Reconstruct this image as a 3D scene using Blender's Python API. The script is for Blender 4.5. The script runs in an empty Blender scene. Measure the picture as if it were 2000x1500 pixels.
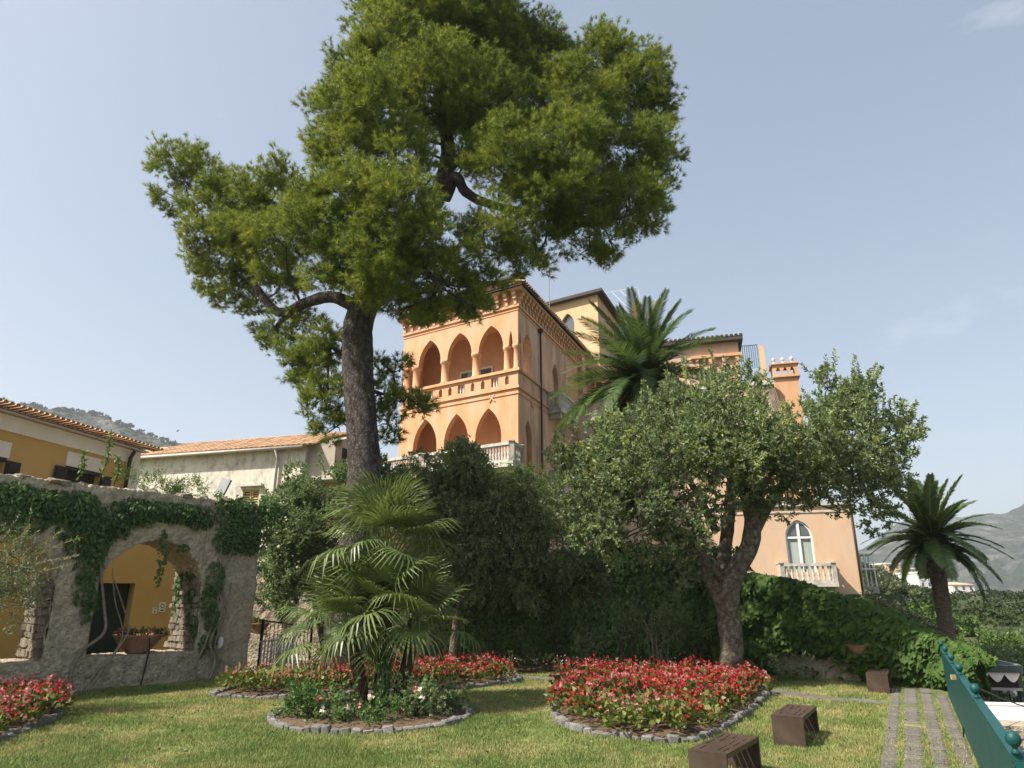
import bpy, math, random
import numpy as np
from mathutils import Vector, Matrix, noise as mnoise

# ------------------------------------------------------------------ camera, sky, sun, exposure
sc = bpy.context.scene
COL = sc.collection
R = math.radians
PITCH, FPX, CAMH = R(17.45), 1320.0, 2.2
cam_d = bpy.data.cameras.new("camera")
cam = bpy.data.objects.new("camera", cam_d)
COL.objects.link(cam)
cam.location = (0, 0, CAMH)
cam.rotation_euler = (R(90) + PITCH, 0, 0)
cam_d.sensor_width = 36.0
cam_d.lens = FPX / 2000.0 * 36.0
cam_d.clip_start = 0.1
cam_d.clip_end = 12000
sc.camera = cam

SUN = Vector((-0.58, -0.27, 0.77)).normalized()
el = math.asin(SUN.z)
az = math.atan2(SUN.x, SUN.y)
world = bpy.data.worlds.new("World")
sc.world = world
world.use_nodes = True
wn, wl = world.node_tree.nodes, world.node_tree.links
bg = wn["Background"]
sky = wn.new("ShaderNodeTexSky")
sky.sky_type = 'NISHITA'
sky.sun_disc = False
sky.sun_elevation = el
sky.sun_rotation = az
sky.altitude = 300
sky.air_density = 1.0
sky.dust_density = 4.0
sky.ozone_density = 1.6
# thin wisps of cloud, all round the sky
tc = wn.new("ShaderNodeTexCoord")
mp = wn.new("ShaderNodeMapping"); mp.inputs['Scale'].default_value = (1.0, 1.0, 3.2)
nz = wn.new("ShaderNodeTexNoise"); nz.inputs['Scale'].default_value = 3.3; nz.inputs['Detail'].default_value = 7; nz.inputs['Roughness'].default_value = 0.6
rp = wn.new("ShaderNodeValToRGB")
rp.color_ramp.elements[0].position = 0.66; rp.color_ramp.elements[0].color = (0, 0, 0, 1)
rp.color_ramp.elements[1].position = 0.86; rp.color_ramp.elements[1].color = (0.28, 0.28, 0.28, 1)
mx = wn.new("ShaderNodeMixRGB"); mx.inputs[2].default_value = (7.5, 7.7, 8.0, 1)
wl.new(tc.outputs['Generated'], mp.inputs[0]); wl.new(mp.outputs[0], nz.inputs['Vector'])
wl.new(nz.outputs[0], rp.inputs[0]); wl.new(rp.outputs[0], mx.inputs[0])
hsv = wn.new("ShaderNodeHueSaturation"); hsv.inputs['Saturation'].default_value = 0.92; hsv.inputs['Value'].default_value = 1.25   # hazy air greys the blue
gm = wn.new("ShaderNodeGamma"); gm.inputs[1].default_value = 0.65
wl.new(sky.outputs[0], mx.inputs[1]); wl.new(mx.outputs[0], hsv.inputs['Color']); wl.new(hsv.outputs[0], gm.inputs[0]); wl.new(gm.outputs[0], bg.inputs[0])
bg.inputs[1].default_value = 0.15

sun_d = bpy.data.lights.new("sun", 'SUN')
sun_d.energy = 4.7
sun_d.angle = R(1.2)
sun_d.color = (1.0, 0.93, 0.82)
sun = bpy.data.objects.new("sun", sun_d)
COL.objects.link(sun)
sun.rotation_euler = (-SUN).to_track_quat('-Z', 'Y').to_euler()

vs = sc.view_settings
vs.view_transform = 'Standard'; vs.look = 'None'; vs.gamma = 1.0; vs.exposure = 0.86
vs.use_curve_mapping = False
sc.render.engine = 'CYCLES'
cy = sc.cycles
cy.max_bounces = 7; cy.diffuse_bounces = 3; cy.glossy_bounces = 2; cy.transmission_bounces = 4
cy.transparent_max_bounces = 8; cy.volume_bounces = 1
cy.use_denoising = True
cy.sample_clamp_indirect = 4.0

# ------------------------------------------------------------------ helpers
rnd = random.Random(7)
rng = np.random.default_rng(11)
cP, sP = math.cos(PITCH), math.sin(PITCH)
def ray(px, py):
    a, b = (px - 1000) / FPX, (750 - py) / FPX
    return np.array([a, cP - sP * b, sP + cP * b])
def at(px, py, Y):
    d = ray(px, py); return np.array([0, 0, CAMH]) + d * (Y / d[1])
def G(px, py, z=0.0):
    d = ray(px, py); return np.array([0, 0, CAMH]) + d * ((z - CAMH) / d[2])
def metres(rpx, p):
    return rpx * (p[1] * cP + (p[2] - CAMH) * sP) / FPX

ORG = {}
def tag(o, label=None, cat=None, group=None, kind=None):
    if label: o["label"] = label
    if cat: o["category"] = cat
    if group: o["group"] = group
    if kind: o["kind"] = kind
    return o
def thing(name, label, cat, loc=(0, 0, 0), group=None, rotz=0.0, kind=None):
    o = bpy.data.objects.new(name, None)
    COL.objects.link(o)
    o.empty_display_size = 0.2
    o.location = loc; o.rotation_euler = (0, 0, rotz)
    ORG[o.name] = np.array(loc, float)
    return tag(o, label, cat, group, kind)
def link(name, me, mat=None, parent=None, kind=None):
    o = bpy.data.objects.new(name, me)
    COL.objects.link(o)
    if mat is not None and not me.materials: me.materials.append(mat)
    if parent is not None:
        o.parent = parent
        ORG[o.name] = ORG.get(parent.name, np.zeros(3))
    else:
        ORG[o.name] = np.zeros(3)
    if kind: o["kind"] = kind
    return o
def npmesh(name, V, faces, mat=None, parent=None, var=None, smooth=False, kind=None, world=True):
    """V (n,3); faces: (m,k) int array or list of such arrays; world coords are shifted to the parent's origin"""
    if not isinstance(faces, list): faces = [faces]
    V = np.asarray(V, float)
    if world and parent is not None: V = V - ORG.get(parent.name, 0)
    me = bpy.data.meshes.new(name)
    me.vertices.add(len(V)); me.vertices.foreach_set("co", V.astype(np.float32).ravel())
    li = np.concatenate([f.ravel() for f in faces]).astype(np.int32)
    starts = []; s = 0
    for f in faces:
        starts.append(s + np.arange(len(f)) * f.shape[1]); s += f.size
    starts = np.concatenate(starts).astype(np.int32)
    me.loops.add(len(li)); me.loops.foreach_set("vertex_index", li)
    me.polygons.add(len(starts)); me.polygons.foreach_set("loop_start", starts)
    if smooth: me.polygons.foreach_set("use_smooth", np.ones(len(starts), bool))
    if var is not None:
        a = me.attributes.new("var", 'FLOAT', 'FACE'); a.data.foreach_set("value", np.asarray(var, np.float32))
    me.update(calc_edges=True)
    return link(name, me, mat, parent, kind)

class MB:
    def __init__(s): s.v = []; s.f = []
    def add(s, vs, fs):
        b = len(s.v); s.v += [tuple(map(float, v)) for v in vs]; s.f += [tuple(i + b for i in f) for f in fs]
        return s
    def quad(s, a, b, c, d): return s.add([a, b, c, d], [(0, 1, 2, 3)])
    def box(s, x0, x1, y0, y1, z0, z1, M=None):
        vs = [(x, y, z) for z in (z0, z1) for y in (y0, y1) for x in (x0, x1)]
        if M: vs = [M(*v) for v in vs]
        return s.add(vs, [(0, 2, 3, 1), (4, 5, 7, 6), (0, 1, 5, 4), (2, 6, 7, 3), (0, 4, 6, 2), (1, 3, 7, 5)])
    def tube(s, pts, rad, n=8, cap=True, noise=0.0, nscale=3.0):
        pts = [Vector(p) for p in pts]
        if not hasattr(rad, '__len__'): rad = [rad] * len(pts)
        t0 = (pts[1] - pts[0]).normalized()
        nrm = t0.orthogonal().normalized()
        vs = []
        for i, p in enumerate(pts):
            t = (pts[min(i + 1, len(pts) - 1)] - pts[max(i - 1, 0)]).normalized()
            nrm = (nrm - t * nrm.dot(t)).normalized()
            bi = t.cross(nrm)
            for k in range(n):
                a = 2 * math.pi * k / n
                d = nrm * math.cos(a) + bi * math.sin(a)
                r = rad[i]
                if noise: r *= 1 + noise * mnoise.noise((p + d * rad[i]) * nscale)
                vs.append(p + d * r)
        fs = [(i * n + k, i * n + (k + 1) % n, (i + 1) * n + (k + 1) % n, (i + 1) * n + k) for i in range(len(pts) - 1) for k in range(n)]
        if cap: fs += [tuple(range(n - 1, -1, -1)), tuple((len(pts) - 1) * n + k for k in range(n))]
        return s.add(vs, fs)
    def lathe(s, prof, n=12, c=(0, 0, 0)):
        vs = [(c[0] + r * math.cos(2 * math.pi * k / n), c[1] + r * math.sin(2 * math.pi * k / n), c[2] + z) for r, z in prof for k in range(n)]
        fs = [(i * n + k, i * n + (k + 1) % n, (i + 1) * n + (k + 1) % n, (i + 1) * n + k) for i in range(len(prof) - 1) for k in range(n)]
        fs += [tuple(range(n - 1, -1, -1)), tuple((len(prof) - 1) * n + k for k in range(n))]
        return s.add(vs, fs)
    def mesh(s, name, smooth=False, off=None):
        me = bpy.data.meshes.new(name)
        v = s.v if off is None else [(a[0] - off[0], a[1] - off[1], a[2] - off[2]) for a in s.v]
        me.from_pydata(v, [], s.f)
        if smooth:
            me.polygons.foreach_set("use_smooth", [True] * len(me.polygons))
        me.update()
        return me
    def build(s, name, mat, parent=None, smooth=False, kind=None):
        off = ORG.get(parent.name) if parent is not None else None
        return link(name, s.mesh(name, smooth, off), mat, parent, kind)
def inst(name, me, parent, loc, rotz=0.0, scale=1.0, rot=None):
    """a copy of a small piece sharing its mesh; loc is in world coordinates"""
    o = bpy.data.objects.new(name, me); COL.objects.link(o)
    if parent is not None:
        o.parent = parent; loc = np.array(loc, float) - ORG.get(parent.name, 0); ORG[o.name] = ORG.get(parent.name, np.zeros(3))
    o.location = loc
    o.rotation_euler = rot if rot is not None else (0, 0, rotz)
    o.scale = scale if hasattr(scale, '__len__') else (scale,) * 3
    return o
def catmull(pts, n=8, closed=False):
    pts = [np.array(p, float) for p in pts]; m = len(pts); out = []
    for i in range(m if closed else m - 1):
        if closed: p0, p1, p2, p3 = pts[i - 1], pts[i], pts[(i + 1) % m], pts[(i + 2) % m]
        else: p0, p1, p2, p3 = pts[max(i - 1, 0)], pts[i], pts[i + 1], pts[min(i + 2, m - 1)]
        for k in range(n):
            t = k / n
            out.append(0.5 * (2 * p1 + (p2 - p0) * t + (2 * p0 - 5 * p1 + 4 * p2 - p3) * t * t + (3 * p1 - p0 - 3 * p2 + p3) * t ** 3))
    if not closed: out.append(pts[-1])
    return out
def lerp_list(r, n):
    x = np.linspace(0, len(r) - 1, n); return list(np.interp(x, range(len(r)), r))
def inside(poly, X, Y):
    c = np.zeros(len(X), bool); n = len(poly)
    for i in range(n):
        x1, y1 = poly[i][:2]; x2, y2 = poly[(i + 1) % n][:2]
        with np.errstate(divide='ignore', invalid='ignore'):
            c ^= ((y1 > Y) != (y2 > Y)) & (X < (x2 - x1) * (Y - y1) / (y2 - y1 + 1e-12) + x1)
    return c
def unit(a): return a / (np.linalg.norm(a, axis=-1, keepdims=True) + 1e-9)

# ------------------------------------------------------------------ materials
def newmat(name):
    m = bpy.data.materials.new(name); m.use_nodes = True
    nt = m.node_tree; return m, nt.nodes, nt.links, nt.nodes["Principled BSDF"]
def ramp(n, cols, pos=None):
    r = n.new("ShaderNodeValToRGB"); cr = r.color_ramp
    k = len(cols); pos = pos or [i / (k - 1) for i in range(k)]
    while len(cr.elements) < k: cr.elements.new(0.5)
    for e, c, p in zip(cr.elements, cols, pos): e.position = p; e.color = (*c, 1)
    return r
def surf(name, cols, scale=4.0, rough=0.85, bump=0.3, bscale=30.0, detail=8, pos=None, dirt=None, dirt_scale=1.2, dirt_amt=0.6, stretch=None, metal=0.0, spec=0.3, island=0.0, voro=None, bdist=0.02):
    m, n, l, b = newmat(name)
    t = n.new("ShaderNodeTexCoord"); src = t.outputs['Object']
    if stretch:
        mp = n.new("ShaderNodeMapping"); mp.inputs['Scale'].default_value = stretch; l.new(src, mp.inputs[0]); ssrc = mp.outputs[0]
    else: ssrc = src
    z = n.new("ShaderNodeTexNoise"); z.inputs['Scale'].default_value = scale; z.inputs['Detail'].default_value = detail; z.inputs['Roughness'].default_value = 0.62
    l.new(ssrc, z.inputs['Vector'])
    r = ramp(n, cols, pos or [0.3 + 0.4 * i / (len(cols) - 1) for i in range(len(cols))])
    l.new(z.outputs[0], r.inputs[0]); out = r.outputs[0]
    if dirt:
        z2 = n.new("ShaderNodeTexNoise"); z2.inputs['Scale'].default_value = dirt_scale; z2.inputs['Detail'].default_value = 10; z2.inputs['Roughness'].default_value = 0.7
        l.new(ssrc, z2.inputs['Vector'])
        r2 = ramp(n, [(0, 0, 0), (dirt_amt,) * 3], [0.47, 0.68]); l.new(z2.outputs[0], r2.inputs[0])
        mx = n.new("ShaderNodeMixRGB"); mx.inputs[2].default_value = (*dirt, 1)
        l.new(r2.outputs[0], mx.inputs[0]); l.new(out, mx.inputs[1]); out = mx.outputs[0]
    if island:
        oi = n.new("ShaderNodeObjectInfo"); hs = n.new("ShaderNodeHueSaturation")
        ma = n.new("ShaderNodeMapRange"); ma.inputs[3].default_value = 1 - island; ma.inputs[4].default_value = 1 + island
        l.new(oi.outputs['Random'], ma.inputs[0]); l.new(ma.outputs[0], hs.inputs['Value']); l.new(out, hs.inputs['Color']); out = hs.outputs[0]
    l.new(out, b.inputs['Base Color'])
    b.inputs['Roughness'].default_value = rough; b.inputs['Metallic'].default_value = metal; b.inputs['Specular IOR Level'].default_value = spec
    if bump:
        bz = n.new("ShaderNodeTexNoise"); bz.inputs['Scale'].default_value = bscale; bz.inputs['Detail'].default_value = 6
        l.new(src, bz.inputs['Vector']); h = bz.outputs[0]
        if voro:
            v = n.new("ShaderNodeTexVoronoi"); v.feature = 'DISTANCE_TO_EDGE'; v.inputs['Scale'].default_value = voro
            w = n.new("ShaderNodeMixRGB"); w.blend_type = 'ADD'; w.inputs[0].default_value = 0.12
            l.new(ssrc, w.inputs[1]); l.new(bz.outputs[1], w.inputs[2]); l.new(w.outputs[0], v.inputs['Vector'])
            mr = n.new("ShaderNodeMapRange"); mr.inputs[2].default_value = 0.16; l.new(v.outputs[0], mr.inputs[0])
            ad = n.new("ShaderNodeMath"); ad.operation = 'MULTIPLY_ADD'; ad.inputs[1].default_value = 1.5
            l.new(mr.outputs[0], ad.inputs[0]); l.new(bz.outputs[0], ad.inputs[2]); h = ad.outputs[0]
        bp = n.new("ShaderNodeBump"); bp.inputs['Strength'].default_value = bump; bp.inputs['Distance'].default_value = bdist
        l.new(h, bp.inputs['Height']); l.new(bp.outputs[0], b.inputs['Normal'])
    return m
def leafmat(name, cols, trans=0.3, rough=0.5, spec=0.35, tcol=None, back=None):
    m, n, l, b = newmat(name)
    a = n.new("ShaderNodeAttribute"); a.attribute_name = "var"
    oi = n.new("ShaderNodeObjectInfo")
    ad = n.new("ShaderNodeMath"); ad.operation = 'MULTIPLY_ADD'; ad.inputs[1].default_value = 0.12
    l.new(oi.outputs['Random'], ad.inputs[0]); l.new(a.outputs['Fac'], ad.inputs[2])
    r = ramp(n, cols); l.new(ad.outputs[0], r.inputs[0])
    col = r.outputs[0]
    if back:
        ge = n.new("ShaderNodeNewGeometry"); mb = n.new("ShaderNodeMixRGB"); mb.inputs[2].default_value = (*back, 1)
        l.new(ge.outputs['Backfacing'], mb.inputs[0]); l.new(col, mb.inputs[1]); col = mb.outputs[0]
    l.new(col, b.inputs['Base Color'])
    b.inputs['Roughness'].default_value = rough; b.inputs['Specular IOR Level'].default_value = spec
    tr = n.new("ShaderNodeBsdfTranslucent")
    hs = n.new("ShaderNodeHueSaturation"); hs.inputs['Saturation'].default_value = 1.1; hs.inputs['Value'].default_value = 1.25; hs.inputs['Hue'].default_value = 0.485
    l.new(r.outputs[0], hs.inputs['Color']); l.new(hs.outputs[0], tr.inputs['Color'])
    ms = n.new("ShaderNodeMixShader"); ms.inputs[0].default_value = trans
    l.new(b.outputs[0], ms.inputs[1]); l.new(tr.outputs[0], ms.inputs[2]); l.new(ms.outputs[0], n["Material Output"].inputs[0])
    return m

M = {}
M['pine'] = leafmat('pine_needles', [(0.03, 0.052, 0.018), (0.111, 0.163, 0.03), (0.206, 0.262, 0.045), (0.294, 0.313, 0.058)], 0.42, 0.5)
M['bay'] = leafmat('glossy_leaves', [(0.042, 0.075, 0.029), (0.12, 0.187, 0.069), (0.222, 0.297, 0.104), (0.438, 0.465, 0.129)], 0.38, 0.5, 0.28, back=(0.24, 0.28, 0.17))
M['shrub'] = leafmat('shrub_leaves', [(0.043, 0.081, 0.033), (0.114, 0.191, 0.069), (0.204, 0.293, 0.114), (0.309, 0.381, 0.163)], 0.38, 0.5, 0.28, back=(0.15, 0.19, 0.105))
M['bright'] = leafmat('light_green_leaves', [(0.04, 0.08, 0.02), (0.08, 0.15, 0.03), (0.12, 0.20, 0.045), (0.18, 0.24, 0.06)], 0.3)
M['ivy'] = leafmat('ivy_leaves', [(0.019, 0.043, 0.014), (0.056, 0.115, 0.035), (0.106, 0.191, 0.053), (0.218, 0.312, 0.086)], 0.35, 0.5, 0.28)
M['creeper'] = leafmat('creeper_leaves', [(0.018, 0.041, 0.012), (0.044, 0.09, 0.02), (0.079, 0.137, 0.03), (0.147, 0.207, 0.049)], 0.28, 0.6, 0.15)
M['olive'] = leafmat('olive_leaves', [(0.046, 0.074, 0.031), (0.094, 0.137, 0.04), (0.163, 0.184, 0.055), (0.273, 0.24, 0.058)], 0.25, back=(0.24, 0.27, 0.2))
M['fan'] = leafmat('fan_palm_leaf', [(0.043, 0.075, 0.025), (0.086, 0.128, 0.039), (0.134, 0.184, 0.057), (0.259, 0.29, 0.096)], 0.28, 0.4, 0.5)
M['frond'] = leafmat('date_palm_frond', [(0.028, 0.057, 0.019), (0.06, 0.108, 0.035), (0.107, 0.165, 0.05), (0.241, 0.283, 0.092)], 0.28, 0.4, 0.5)
M['begleaf'] = leafmat('begonia_leaves', [(0.05, 0.035, 0.014), (0.10, 0.09, 0.022), (0.085, 0.13, 0.025), (0.22, 0.23, 0.06)], 0.25)
M['red'] = leafmat('red_petals', [(0.255, 0.009, 0.012), (0.383, 0.017, 0.019), (0.468, 0.051, 0.047), (0.527, 0.17, 0.145)], 0.3, 0.55, 0.2)
M['pink'] = leafmat('pink_petals', [(0.361, 0.041, 0.041), (0.476, 0.115, 0.102), (0.525, 0.213, 0.189), (0.558, 0.328, 0.295)], 0.3, 0.55, 0.2)
M['white_petal'] = leafmat('pale_petals', [(0.7, 0.45, 0.38), (0.8, 0.7, 0.6), (0.8, 0.75, 0.65), (0.85, 0.8, 0.72)], 0.3)
M['grassblade'] = None
M['bark'] = surf('pine_bark', [(0.030, 0.024, 0.021), (0.10, 0.082, 0.072), (0.20, 0.17, 0.15)], 7, 0.95, 1.0, 22, voro=11.0, stretch=(1, 1, 0.55), bdist=0.05)
M['bark2'] = surf('lichen_bark', [(0.045, 0.035, 0.026), (0.125, 0.10, 0.075), (0.25, 0.23, 0.19)], 9, 0.95, 0.9, 26, dirt=(0.07, 0.04, 0.02), dirt_scale=2.0, bdist=0.04)
M['twig'] = surf('twig', [(0.04, 0.03, 0.02), (0.09, 0.07, 0.05)], 8, 0.95, 0.4)
M['vinestem'] = surf('vine_stem', [(0.15, 0.12, 0.09), (0.30, 0.26, 0.2)], 9, 0.95, 0.5)
M['palmtrunk'] = surf('palm_trunk', [(0.05, 0.035, 0.024), (0.13, 0.095, 0.07), (0.22, 0.17, 0.12)], 6, 0.95, 1.0, 14, stretch=(1, 1, 4), bdist=0.04)
M['fibre'] = surf('palm_fibre', [(0.03, 0.018, 0.010), (0.10, 0.06, 0.035), (0.17, 0.11, 0.06)], 12, 0.95, 1.0, 35, bdist=0.03)
M['rubble'] = surf('rubble_render', [(0.29, 0.225, 0.155), (0.49, 0.41, 0.30), (0.62, 0.54, 0.42)], 9, 0.95, 1.0, 14, dirt=(0.22, 0.19, 0.155), dirt_scale=2.2, dirt_amt=0.7, bdist=0.09)
M['wallstone'] = surf('wall_stone', [(0.12, 0.10, 0.078), (0.25, 0.21, 0.16), (0.38, 0.33, 0.26)], 6, 0.95, 0.8, 18, island=0.25, bdist=0.04)
M['kerbstone'] = surf('edging_stone', [(0.08, 0.077, 0.068), (0.20, 0.193, 0.175), (0.34, 0.325, 0.30)], 14, 0.9, 0.8, 25, island=0.22, bdist=0.02)
M['paver'] = surf('paving_stone', [(0.085, 0.078, 0.07), (0.15, 0.138, 0.122), (0.21, 0.19, 0.165)], 5, 0.85, 0.4, 30, island=0.16, dirt=(0.14, 0.12, 0.08), dirt_scale=3)
M['concrete'] = surf('pale_concrete', [(0.25, 0.23, 0.2), (0.38, 0.35, 0.31)], 3, 0.9, 0.3)
M['soil'] = surf('soil', [(0.055, 0.035, 0.02), (0.12, 0.08, 0.05), (0.20, 0.14, 0.09)], 14, 1.0, 1.0, 30, bdist=0.03)
M['peach'] = surf('peach_stucco', [(0.58, 0.30, 0.155), (0.67, 0.37, 0.20), (0.72, 0.46, 0.29)], 1.6, 0.92, 0.25, 18, dirt=(0.46, 0.34, 0.26), dirt_scale=1.6, dirt_amt=0.6, stretch=(1, 1, 0.30))
M['peachdeep'] = surf('deep_peach_stucco', [(0.66, 0.38, 0.22), (0.72, 0.45, 0.28), (0.76, 0.52, 0.35)], 1.0, 0.92, 0.2, 18)
M['peachgrey'] = surf('weathered_side_stucco', [(0.50, 0.30, 0.19), (0.66, 0.42, 0.28), (0.70, 0.52, 0.38)], 0.8, 0.92, 0.3, 18, dirt=(0.20, 0.17, 0.145), dirt_scale=1.2, dirt_amt=0.8, stretch=(1, 1, 0.22))
M['wingpeach'] = surf('pale_peach_stucco', [(0.58, 0.38, 0.24), (0.65, 0.455, 0.31), (0.68, 0.53, 0.40)], 0.7, 0.92, 0.3, 18, dirt=(0.40, 0.33, 0.25), dirt_scale=0.7, dirt_amt=0.7, stretch=(1, 1, 0.5))
M['ochrepale'] = surf('pale_ochre_stucco', [(0.62, 0.42, 0.23), (0.70, 0.50, 0.30)], 0.8, 0.92, 0.25, 18, dirt=(0.60, 0.36, 0.22), dirt_scale=0.9, dirt_amt=0.6)
M['ochre'] = surf('ochre_stucco', [(0.48, 0.31, 0.105), (0.57, 0.38, 0.14)], 0.6, 0.92, 0.15, 20, dirt=(0.50, 0.35, 0.16), dirt_scale=0.6, dirt_amt=0.5)
M['whitewash'] = surf('flaking_whitewash', [(0.62, 0.57, 0.47), (0.74, 0.70, 0.61)], 1.2, 0.92, 0.3, 16, dirt=(0.33, 0.285, 0.22), dirt_scale=2.6, dirt_amt=0.9, stretch=(1, 1, 0.6))
M['whiteplain'] = surf('white_render', [(0.66, 0.63, 0.58), (0.76, 0.74, 0.70)], 1.2, 0.9, 0.1)
M['greyrender'] = surf('grey_render', [(0.42, 0.36, 0.30), (0.52, 0.45, 0.38)], 2, 0.9, 0.2)
M['stonewhite'] = surf('weathered_white_stone', [(0.48, 0.44, 0.38), (0.66, 0.63, 0.58)], 5, 0.85, 0.3, 25, dirt=(0.18, 0.16, 0.13), dirt_scale=2.2, dirt_amt=0.7)
M['tile'] = surf('terracotta_tile', [(0.36, 0.20, 0.11), (0.54, 0.34, 0.20), (0.60, 0.44, 0.29)], 3, 0.9, 0.4, 20, island=0.25, dirt=(0.20, 0.15, 0.1), dirt_scale=2.5)
M['terracotta'] = surf('terracotta_pot', [(0.22, 0.085, 0.045), (0.36, 0.16, 0.085), (0.40, 0.22, 0.14)], 3, 0.85, 0.3, 25, dirt=(0.42, 0.34, 0.28), dirt_scale=1.6, dirt_amt=0.5)
M['darkroof'] = surf('dark_roof_edge', [(0.05, 0.042, 0.038), (0.09, 0.075, 0.065)], 5, 0.8, 0.2)
M['pipe'] = surf('brown_pipe', [(0.030, 0.020, 0.017), (0.05, 0.035, 0.03)], 5, 0.55, 0.0)
M['palepipe'] = surf('pale_pipe', [(0.5, 0.47, 0.42), (0.6, 0.57, 0.52)], 5, 0.6, 0.0)
M['zinc'] = surf('zinc_pipe', [(0.26, 0.22, 0.18), (0.42, 0.38, 0.33)], 5, 0.6, 0.1)
M['doorgreen'] = surf('dark_green_door', [(0.008, 0.020, 0.014), (0.014, 0.030, 0.021)], 3, 0.6, 0.1)
M['shutterdark'] = surf('dark_shutter', [(0.012, 0.018, 0.018), (0.02, 0.028, 0.026)], 3, 0.6, 0.0)
M['shuttertan'] = surf('tan_shutter', [(0.46, 0.32, 0.13), (0.55, 0.40, 0.19)], 3, 0.7, 0.1)
M['whitepaint'] = surf('white_paint', [(0.72, 0.71, 0.68), (0.80, 0.79, 0.77)], 3, 0.5, 0.0)
M['dark'] = surf('dark_interior', [(0.02, 0.018, 0.016), (0.035, 0.03, 0.026)], 3, 0.9, 0.0)
M['iron'] = surf('black_iron', [(0.010, 0.010, 0.012), (0.02, 0.02, 0.022)], 4, 0.5, 0.0, metal=0.3)
M['corten'] = surf('brown_steel', [(0.044, 0.029, 0.020), (0.066, 0.043, 0.030), (0.086, 0.058, 0.041)], 5, 0.5, 0.12, 60, metal=0.15, spec=0.4, dirt=(0.12, 0.085, 0.062), dirt_scale=3, dirt_amt=0.35)
M['teal'] = surf('teal_paint', [(0.003, 0.056, 0.055), (0.006, 0.074, 0.072)], 2.5, 0.5, 0.10, 30, spec=0.35, dirt=(0.03, 0.10, 0.095), dirt_scale=7, dirt_amt=0.3)
M['pergola'] = surf('grey_green_metal', [(0.03, 0.055, 0.055), (0.045, 0.075, 0.072)], 3, 0.5, 0.0)
M['canvas'] = surf('white_canvas', [(0.66, 0.64, 0.60), (0.74, 0.72, 0.69)], 3, 0.8, 0.1)
M['curtain'] = surf('curtain', [(0.30, 0.36, 0.33), (0.42, 0.48, 0.44)], 2, 0.9, 0.0, stretch=(9, 9, 0.2))
M['hose'] = surf('black_hose', [(0.012, 0.012, 0.012), (0.02, 0.02, 0.02)], 3, 0.5, 0.0)
M['greymetal'] = surf('grey_metal', [(0.25, 0.27, 0.27), (0.35, 0.37, 0.36)], 3, 0.5, 0.0, metal=0.3)
def glass(name, col):
    m, n, l, b = newmat(name); b.inputs['Base Color'].default_value = (*col, 1); b.inputs['Roughness'].default_value = 0.06
    b.inputs['Specular IOR Level'].default_value = 0.9; b.inputs['Metallic'].default_value = 0.0
    return m
M['glass'] = glass('window_glass', (0.10, 0.12, 0.13))
M['lampglass'] = glass('globe_glass', (0.75, 0.75, 0.75))
def stripes():
    m, n, l, b = newmat('red_white_stripes'); t = n.new("ShaderNodeTexCoord"); w = n.new("ShaderNodeTexWave"); w.inputs['Scale'].default_value = 2.6
    r = ramp(n, [(0.75, 0.72, 0.68), (0.70, 0.22, 0.18)], [0.45, 0.55]); l.new(t.outputs['Object'], w.inputs['Vector']); l.new(w.outputs['Fac'], r.inputs[0]); l.new(r.outputs[0], b.inputs['Base Color']); b.inputs['Roughness'].default_value = 0.8
    return m
M['stripes'] = stripes()
def lawn_colour(n, l, extra=None):
    t = n.new("ShaderNodeTexCoord")
    z = n.new("ShaderNodeTexNoise"); z.inputs['Scale'].default_value = 0.42; z.inputs['Detail'].default_value = 6; z.inputs['Roughness'].default_value = 0.62
    l.new(t.outputs['Object'], z.inputs['Vector'])
    z2 = n.new("ShaderNodeTexNoise"); z2.inputs['Scale'].default_value = 3.2; z2.inputs['Detail'].default_value = 4
    l.new(t.outputs['Object'], z2.inputs['Vector'])
    ad = n.new("ShaderNodeMath"); ad.operation = 'MULTIPLY_ADD'; ad.inputs[1].default_value = 0.35; l.new(z2.outputs[0], ad.inputs[0]); l.new(z.outputs[0], ad.inputs[2])
    r = ramp(n, [(0.115, 0.165, 0.045), (0.185, 0.235, 0.070), (0.300, 0.295, 0.118), (0.48, 0.39, 0.20)], [0.47, 0.63, 0.75, 0.90])
    l.new(ad.outputs[0], r.inputs[0]); return r.outputs[0], t
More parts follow.
